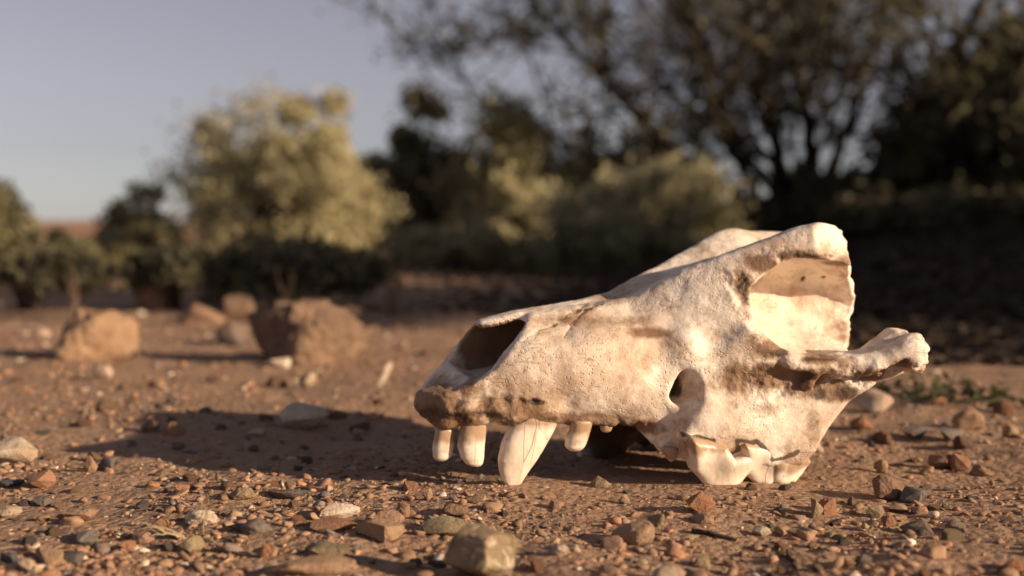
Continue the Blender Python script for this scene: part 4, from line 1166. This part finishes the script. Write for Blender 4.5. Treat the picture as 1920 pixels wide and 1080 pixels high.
# the big many-stemmed tree
def big_tree():
    r = np.random.RandomState(31)
    Y0 = 5.0
    def P(px, py, Y): return np.array([(px - 960) / F_PX * Y, Y, CAM_H + (HORIZON - py) / F_PX * Y])
    b = P(1490, 436, Y0); root = empty("big_tree", tuple(b))
    specs = [([(1490, 436), (1430, 402), (1290, 312), (1170, 185), (1060, 70), (930, -60)], -.2, .046), ([(1486, 436), (1425, 380), (1368, 268), (1318, 140), (1285, 0), (1240, -130)], .2, .042),
             ([(1492, 436), (1470, 350), (1448, 210), (1415, 80), (1380, -60), (1370, -160)], -.3, .045), ([(1500, 436), (1528, 370), (1520, 250), (1492, 120), (1480, 0), (1500, -150)], .1, .055),
             ([(1505, 436), (1552, 370), (1596, 210), (1640, 70), (1680, -60), (1700, -150)], .35, .042), ([(1510, 436), (1590, 380), (1690, 250), (1780, 110), (1850, -20), (1930, -130)], -.25, .05),
             ([(1480, 436), (1380, 420), (1240, 345), (1090, 290), (960, 215), (850, 140)], .3, .034), ([(1500, 436), (1500, 330), (1540, 180), (1560, 50), (1590, -90)], .6, .035)]
    for _ in range(9):      # thinner stems fanning out between the main ones
        a_ = r.uniform(-1, 1); top_ = 1480 + 560 * a_
        specs.append(([(1495, 436), (1495 + 60 * a_, 350), (1495 + 230 * a_ + r.uniform(-30, 30), 200), (1490 + 400 * a_ + r.uniform(-40, 40), 60), (top_, -110)], r.uniform(-.5, .5), .02))
    cen = []
    for pix, dy, rad in specs:
        rad = rad * .72
        n = len(pix)
        ctrl = np.array([P(x, y, Y0 + dy * i / (n - 1) * 2) for i, (x, y) in enumerate(pix)])
        tt = np.linspace(0, n - 1, 22); path = np.stack([np.interp(tt, np.arange(n), ctrl[:, k]) for k in range(3)], 1)
        ker = np.array([.25, .5, .25])
        for _ in range(3):
            path[1:-1] = .25 * path[:-2] + .5 * path[1:-1] + .25 * path[2:]
        path[1:-1] += r.randn(20, 3) * .008
        rr = np.linspace(rad, rad * .3, 22)
        parts = [tube_np(path, rr, 8)]
        for _ in range(17 if rad > .018 else 8):
            i = r.randint(6, 22); p0 = path[i]
            d = path[min(i + 1, 21)] - path[i - 1]; d /= np.linalg.norm(d)
            d = d * .6 + r.randn(3) * np.array([.75, .6, .5]) + np.array([0, 0, .25]); d /= np.linalg.norm(d)
            L = r.uniform(.25, .65); p1 = p0 + d * L
            br = curve3(p0, p1, (0, 0, .06), 7, r, .3); parts.append(tube_np(br, np.linspace(rr[i] * .5, .004, 7), 5))
            for _ in range(6):
                j = r.randint(2, 7); e = d * .5 + r.randn(3) * .6; e /= np.linalg.norm(e)
                tw = curve3(br[j], br[j] + e * r.uniform(.12, .34), (0, 0, .02), 5, r, .3); parts.append(tube_np(tw, np.linspace(.005, .002, 5), 4))
                k = r.randint(11, 36)
                if tw[-1, 2] < .8 and r.rand() < .75: k = 2
                cen.append(tw[r.randint(1, 5, k)] + r.randn(k, 3) * .045)
        v, f = join_np(parts)
        link("stem", np_mesh("stem", v - b, f), BARK, root)
    cen = np.concatenate(cen)
    add_crown(root, cen, .038, LEAF_BROWN, r, .36, 0.0)
    tag(root, "large many-stemmed tree with thin brownish foliage filling the upper right", "tree")
big_tree()

# thicket out of frame on the right: it shades the bank behind the skull
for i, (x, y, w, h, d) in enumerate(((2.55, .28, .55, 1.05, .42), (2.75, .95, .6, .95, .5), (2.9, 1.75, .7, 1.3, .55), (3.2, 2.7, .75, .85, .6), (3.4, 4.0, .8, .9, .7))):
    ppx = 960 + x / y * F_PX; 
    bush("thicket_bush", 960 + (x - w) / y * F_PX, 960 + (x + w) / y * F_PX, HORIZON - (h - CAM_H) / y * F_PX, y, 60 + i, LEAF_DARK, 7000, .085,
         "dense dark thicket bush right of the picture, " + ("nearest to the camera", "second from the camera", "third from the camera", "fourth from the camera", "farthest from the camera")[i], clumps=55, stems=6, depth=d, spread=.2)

# added unseen tree at the right: its crown blocks sky light over the bank
def blocker_tree():
    r = np.random.RandomState(71); b = np.array([2.6, 2.1, .05]); root = empty("added_blocker_tree", tuple(b))
    c = []
    while len(c) < 90:
        q = r.uniform(-1, 1, 3)
        if np.linalg.norm(q) < 1: c.append(np.array([1.65, 1.75, 1.5]) + q * np.array([1.35, .75, .5]))
    c = np.array(c)
    cen = np.concatenate([k + r.randn(230, 3) * np.array([.2, .2, .12]) for k in c])
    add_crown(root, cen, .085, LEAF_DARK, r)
    tip = np.array([1.9, 1.9, 1.3]); tr = curve3(b, tip, (.1, 0, .2), 12, r); v, f = tube_np(tr, np.linspace(.09, .05, 12), 10)
    link("trunk", np_mesh("trunk", v - b, f), BARK, root)
    for k in c[::3]:
        v, f = tube_np(curve3(tr[r.randint(7, 12)], k, (0, 0, .15), 7, r), np.linspace(.03, .006, 7), 5)
        link("branch", np_mesh("branch", v - b, f), BARK, root)
    tag(root, "added unseen tree beyond the right edge, its crown blocking sky light over the bank", "tree")
blocker_tree()

# straw-coloured stalks by the white stone
def blades(name, px, py, n, lean, length, rad, label, cat, mat, seed, fan=.5, part="stalk"):
    r = np.random.RandomState(seed); x, y = ground_point(px, py)
    z = float(ground_z(np.array([x]), np.array([y]))[0]); root = empty(name, (x, y, z))
    for i in range(n):
        a = np.array([lean[0], lean[1], lean[2]]) + r.randn(3) * fan; a[2] = abs(a[2]) * .9 + .05; a /= np.linalg.norm(a)
        L = length * r.uniform(.55, 1.15)
        p1 = a * L; p0 = r.randn(3) * length * .05; p0[2] = -.001
        path = curve3(p0, p1, (0, 0, L * .22), 8, r, .25)
        path[:, 2] = np.maximum(path[:, 2], -.0005)
        v, f = tube_np(path, np.linspace(rad, rad * .35, 8), 5)
        me = np_mesh(part, v, f); set_attr(me, "shade", np.full(len(v), r.rand()))
        link(part, me, mat, root)
    tag(root, label, cat)
    return root
blades("dry_grass", 352, 1008, 7, (-.95, -.25, .12), .0125, .00026, "dry straw-coloured stalks lying left of the white pitted stone", "dry grass", LEAF_GRASS, 3, .14)
blades("dry_grass", 382, 1000, 3, (.05, -.05, 1.0), .0105, .00016, "thin upright dry grass wisp in front of the white pitted stone", "dry grass", LEAF_GRASS, 9, .2)
blades("dry_twig", 545, 600, 6, (-.3, 0, 1.0), .04, .0004, "dry upright twigs behind the large rounded boulder", "twig", LEAF_TWIG, 4, .3)
blades("dry_grass", 735, 590, 22, (0, 0, 1.0), .045, .0008, "pale dry grass tuft under the bushes left of the snout", "dry grass", LEAF_TWIG, 5, .35)
blades("dry_twig", 140, 590, 5, (-.2, 0, 1.0), .05, .0008, "thin dry twigs behind the pale-topped boulder", "twig", LEAF_TWIG, 6, .3)
def twig(px0, py0, px1, py1, rad, label, seed):
    r = np.random.RandomState(seed); a = np.array(ground_point(px0, py0)); b = np.array(ground_point(px1, py1))
    t = np.linspace(0, 1, 9)[:, None]; q = a + (b - a) * t + r.randn(9, 2) * np.linalg.norm(b - a) * .02
    z = ground_z(q[:, 0], q[:, 1]) + rad * .9
    v, f = tube_np(np.column_stack([q, z]), np.linspace(rad, rad * .6, 9), 6)
    o = link("twig", np_mesh("twig", v, f), BARK); tag(o, label, "twig")
twig(1296, 1000, 1380, 1016, .0006, "thin dark twig lying left of the bright white flake", 1)
twig(1484, 1046, 1496, 1084, .0005, "short dark twig near the bottom edge right of centre", 2)
twig(1556, 992, 1582, 976, .0005, "short dark twig in front of the tall rust lump", 3)
# small green weed behind the cheek bone
def weed(px, py, label, seed, n=60, w=.022):
    r = np.random.RandomState(seed); x, y = ground_point(px, py); z = float(ground_z(np.array([x]), np.array([y]))[0])
    root = empty("green_weed", (x, y, z))
    cen = np.array([x, y, z]) + np.column_stack([r.randn(n) * w, r.randn(n) * w * .6, np.abs(r.randn(n)) * w * .2 + .001])
    add_crown(root, cen, .0065, LEAF_WEED, r, .5, .3, "leaves")
    for i in range(5):
        p = cen[r.randint(n)]
        v, f = tube_np(curve3(np.array([x, y, z - .001]), p, (0, 0, .004), 5, r), np.linspace(.0007, .0003, 5), 5)
        link("stem", np_mesh("stem", v - np.array([x, y, z]), f), BARK, root)
    tag(root, label, "weed")
weed(1722, 752, "small green weed growing behind the cheek bone's end", 1)
weed(1822, 752, "small green weed at the right, half in shade", 2, 46, .018)

# long dark rock put in for the shaded hollow under the pale bush
S(400, 700, 492, 566, 'slate', "long dark rock put in for the shaded hollow under the pale bush", None, depth=.35, sub=5, seed=91, facets=16, sharp=8, rough=.06)

# dark leaf flakes added in place of shade on the bank: one mass
def bank_shade_flakes():
    r = np.random.RandomState(88); n = 120000
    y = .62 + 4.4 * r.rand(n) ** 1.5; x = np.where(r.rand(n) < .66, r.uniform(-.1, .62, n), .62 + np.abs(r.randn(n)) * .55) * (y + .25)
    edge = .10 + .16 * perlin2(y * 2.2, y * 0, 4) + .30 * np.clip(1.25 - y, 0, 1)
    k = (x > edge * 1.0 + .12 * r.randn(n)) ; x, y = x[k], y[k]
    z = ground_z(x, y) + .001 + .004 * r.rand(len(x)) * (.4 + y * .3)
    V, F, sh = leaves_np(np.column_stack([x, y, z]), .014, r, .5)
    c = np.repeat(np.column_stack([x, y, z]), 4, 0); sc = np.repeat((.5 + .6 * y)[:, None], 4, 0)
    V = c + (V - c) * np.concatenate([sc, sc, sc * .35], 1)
    me = np_mesh("bank_shade_flakes", V, F); set_attr(me, "shade", sh)
    o = link("bank_shade_flakes", me, leaf_mat("bank_shade_dark", (.055, .038, .024), (.03, .021, .014), .05), smooth=False)
    tag(o, "dark leaf-shaped flakes standing in for deep shade on the bank", "leaf litter", kind="stuff")
bank_shade_flakes()

# ------------------------------------------------------------------ far red hill on the skyline
def hill():
    Yh = 420.0
    xs = np.linspace(-260, 60, 90); rows = 12
    top = 9.6 + .8 * perlin2(xs * .03, xs * 0, 3) - 7 * smoothstep(xs, -95, 20) - 3 * smoothstep(-xs, 190, 250)
    V = []; 
    for j in range(rows):
        t = j / (rows - 1)
        V.append(np.column_stack([xs, Yh + 60 * t + 8 * perlin2(xs * .05, xs * 0 + j, 4), -1 + (top + 1) * t ** .7 + .5 * perlin2(xs * .08, xs * 0 + j * .7, 6)]))
    for t in (1.0,):
        V.append(np.column_stack([xs, np.full(len(xs), Yh + 160), np.full(len(xs), -1.0)]))
    V = np.concatenate(V); n = len(xs)
    i = np.arange(rows)[:, None] * n + np.arange(n - 1)[None]
    Fc = np.stack([i, i + 1, i + n + 1, i + n], -1).reshape(-1, 4)
    k = NT("far_red_earth"); co = k.coord()
    o = link("hill", np_mesh("hill", V, Fc), k.done(k.mix(k.noise(.12, 5, .6, co), (.36, .20, .13), (.24, .15, .105)), rough=.95))
    tag(o, kind="structure")
hill()
build_skull(bone_material(), tooth_material())
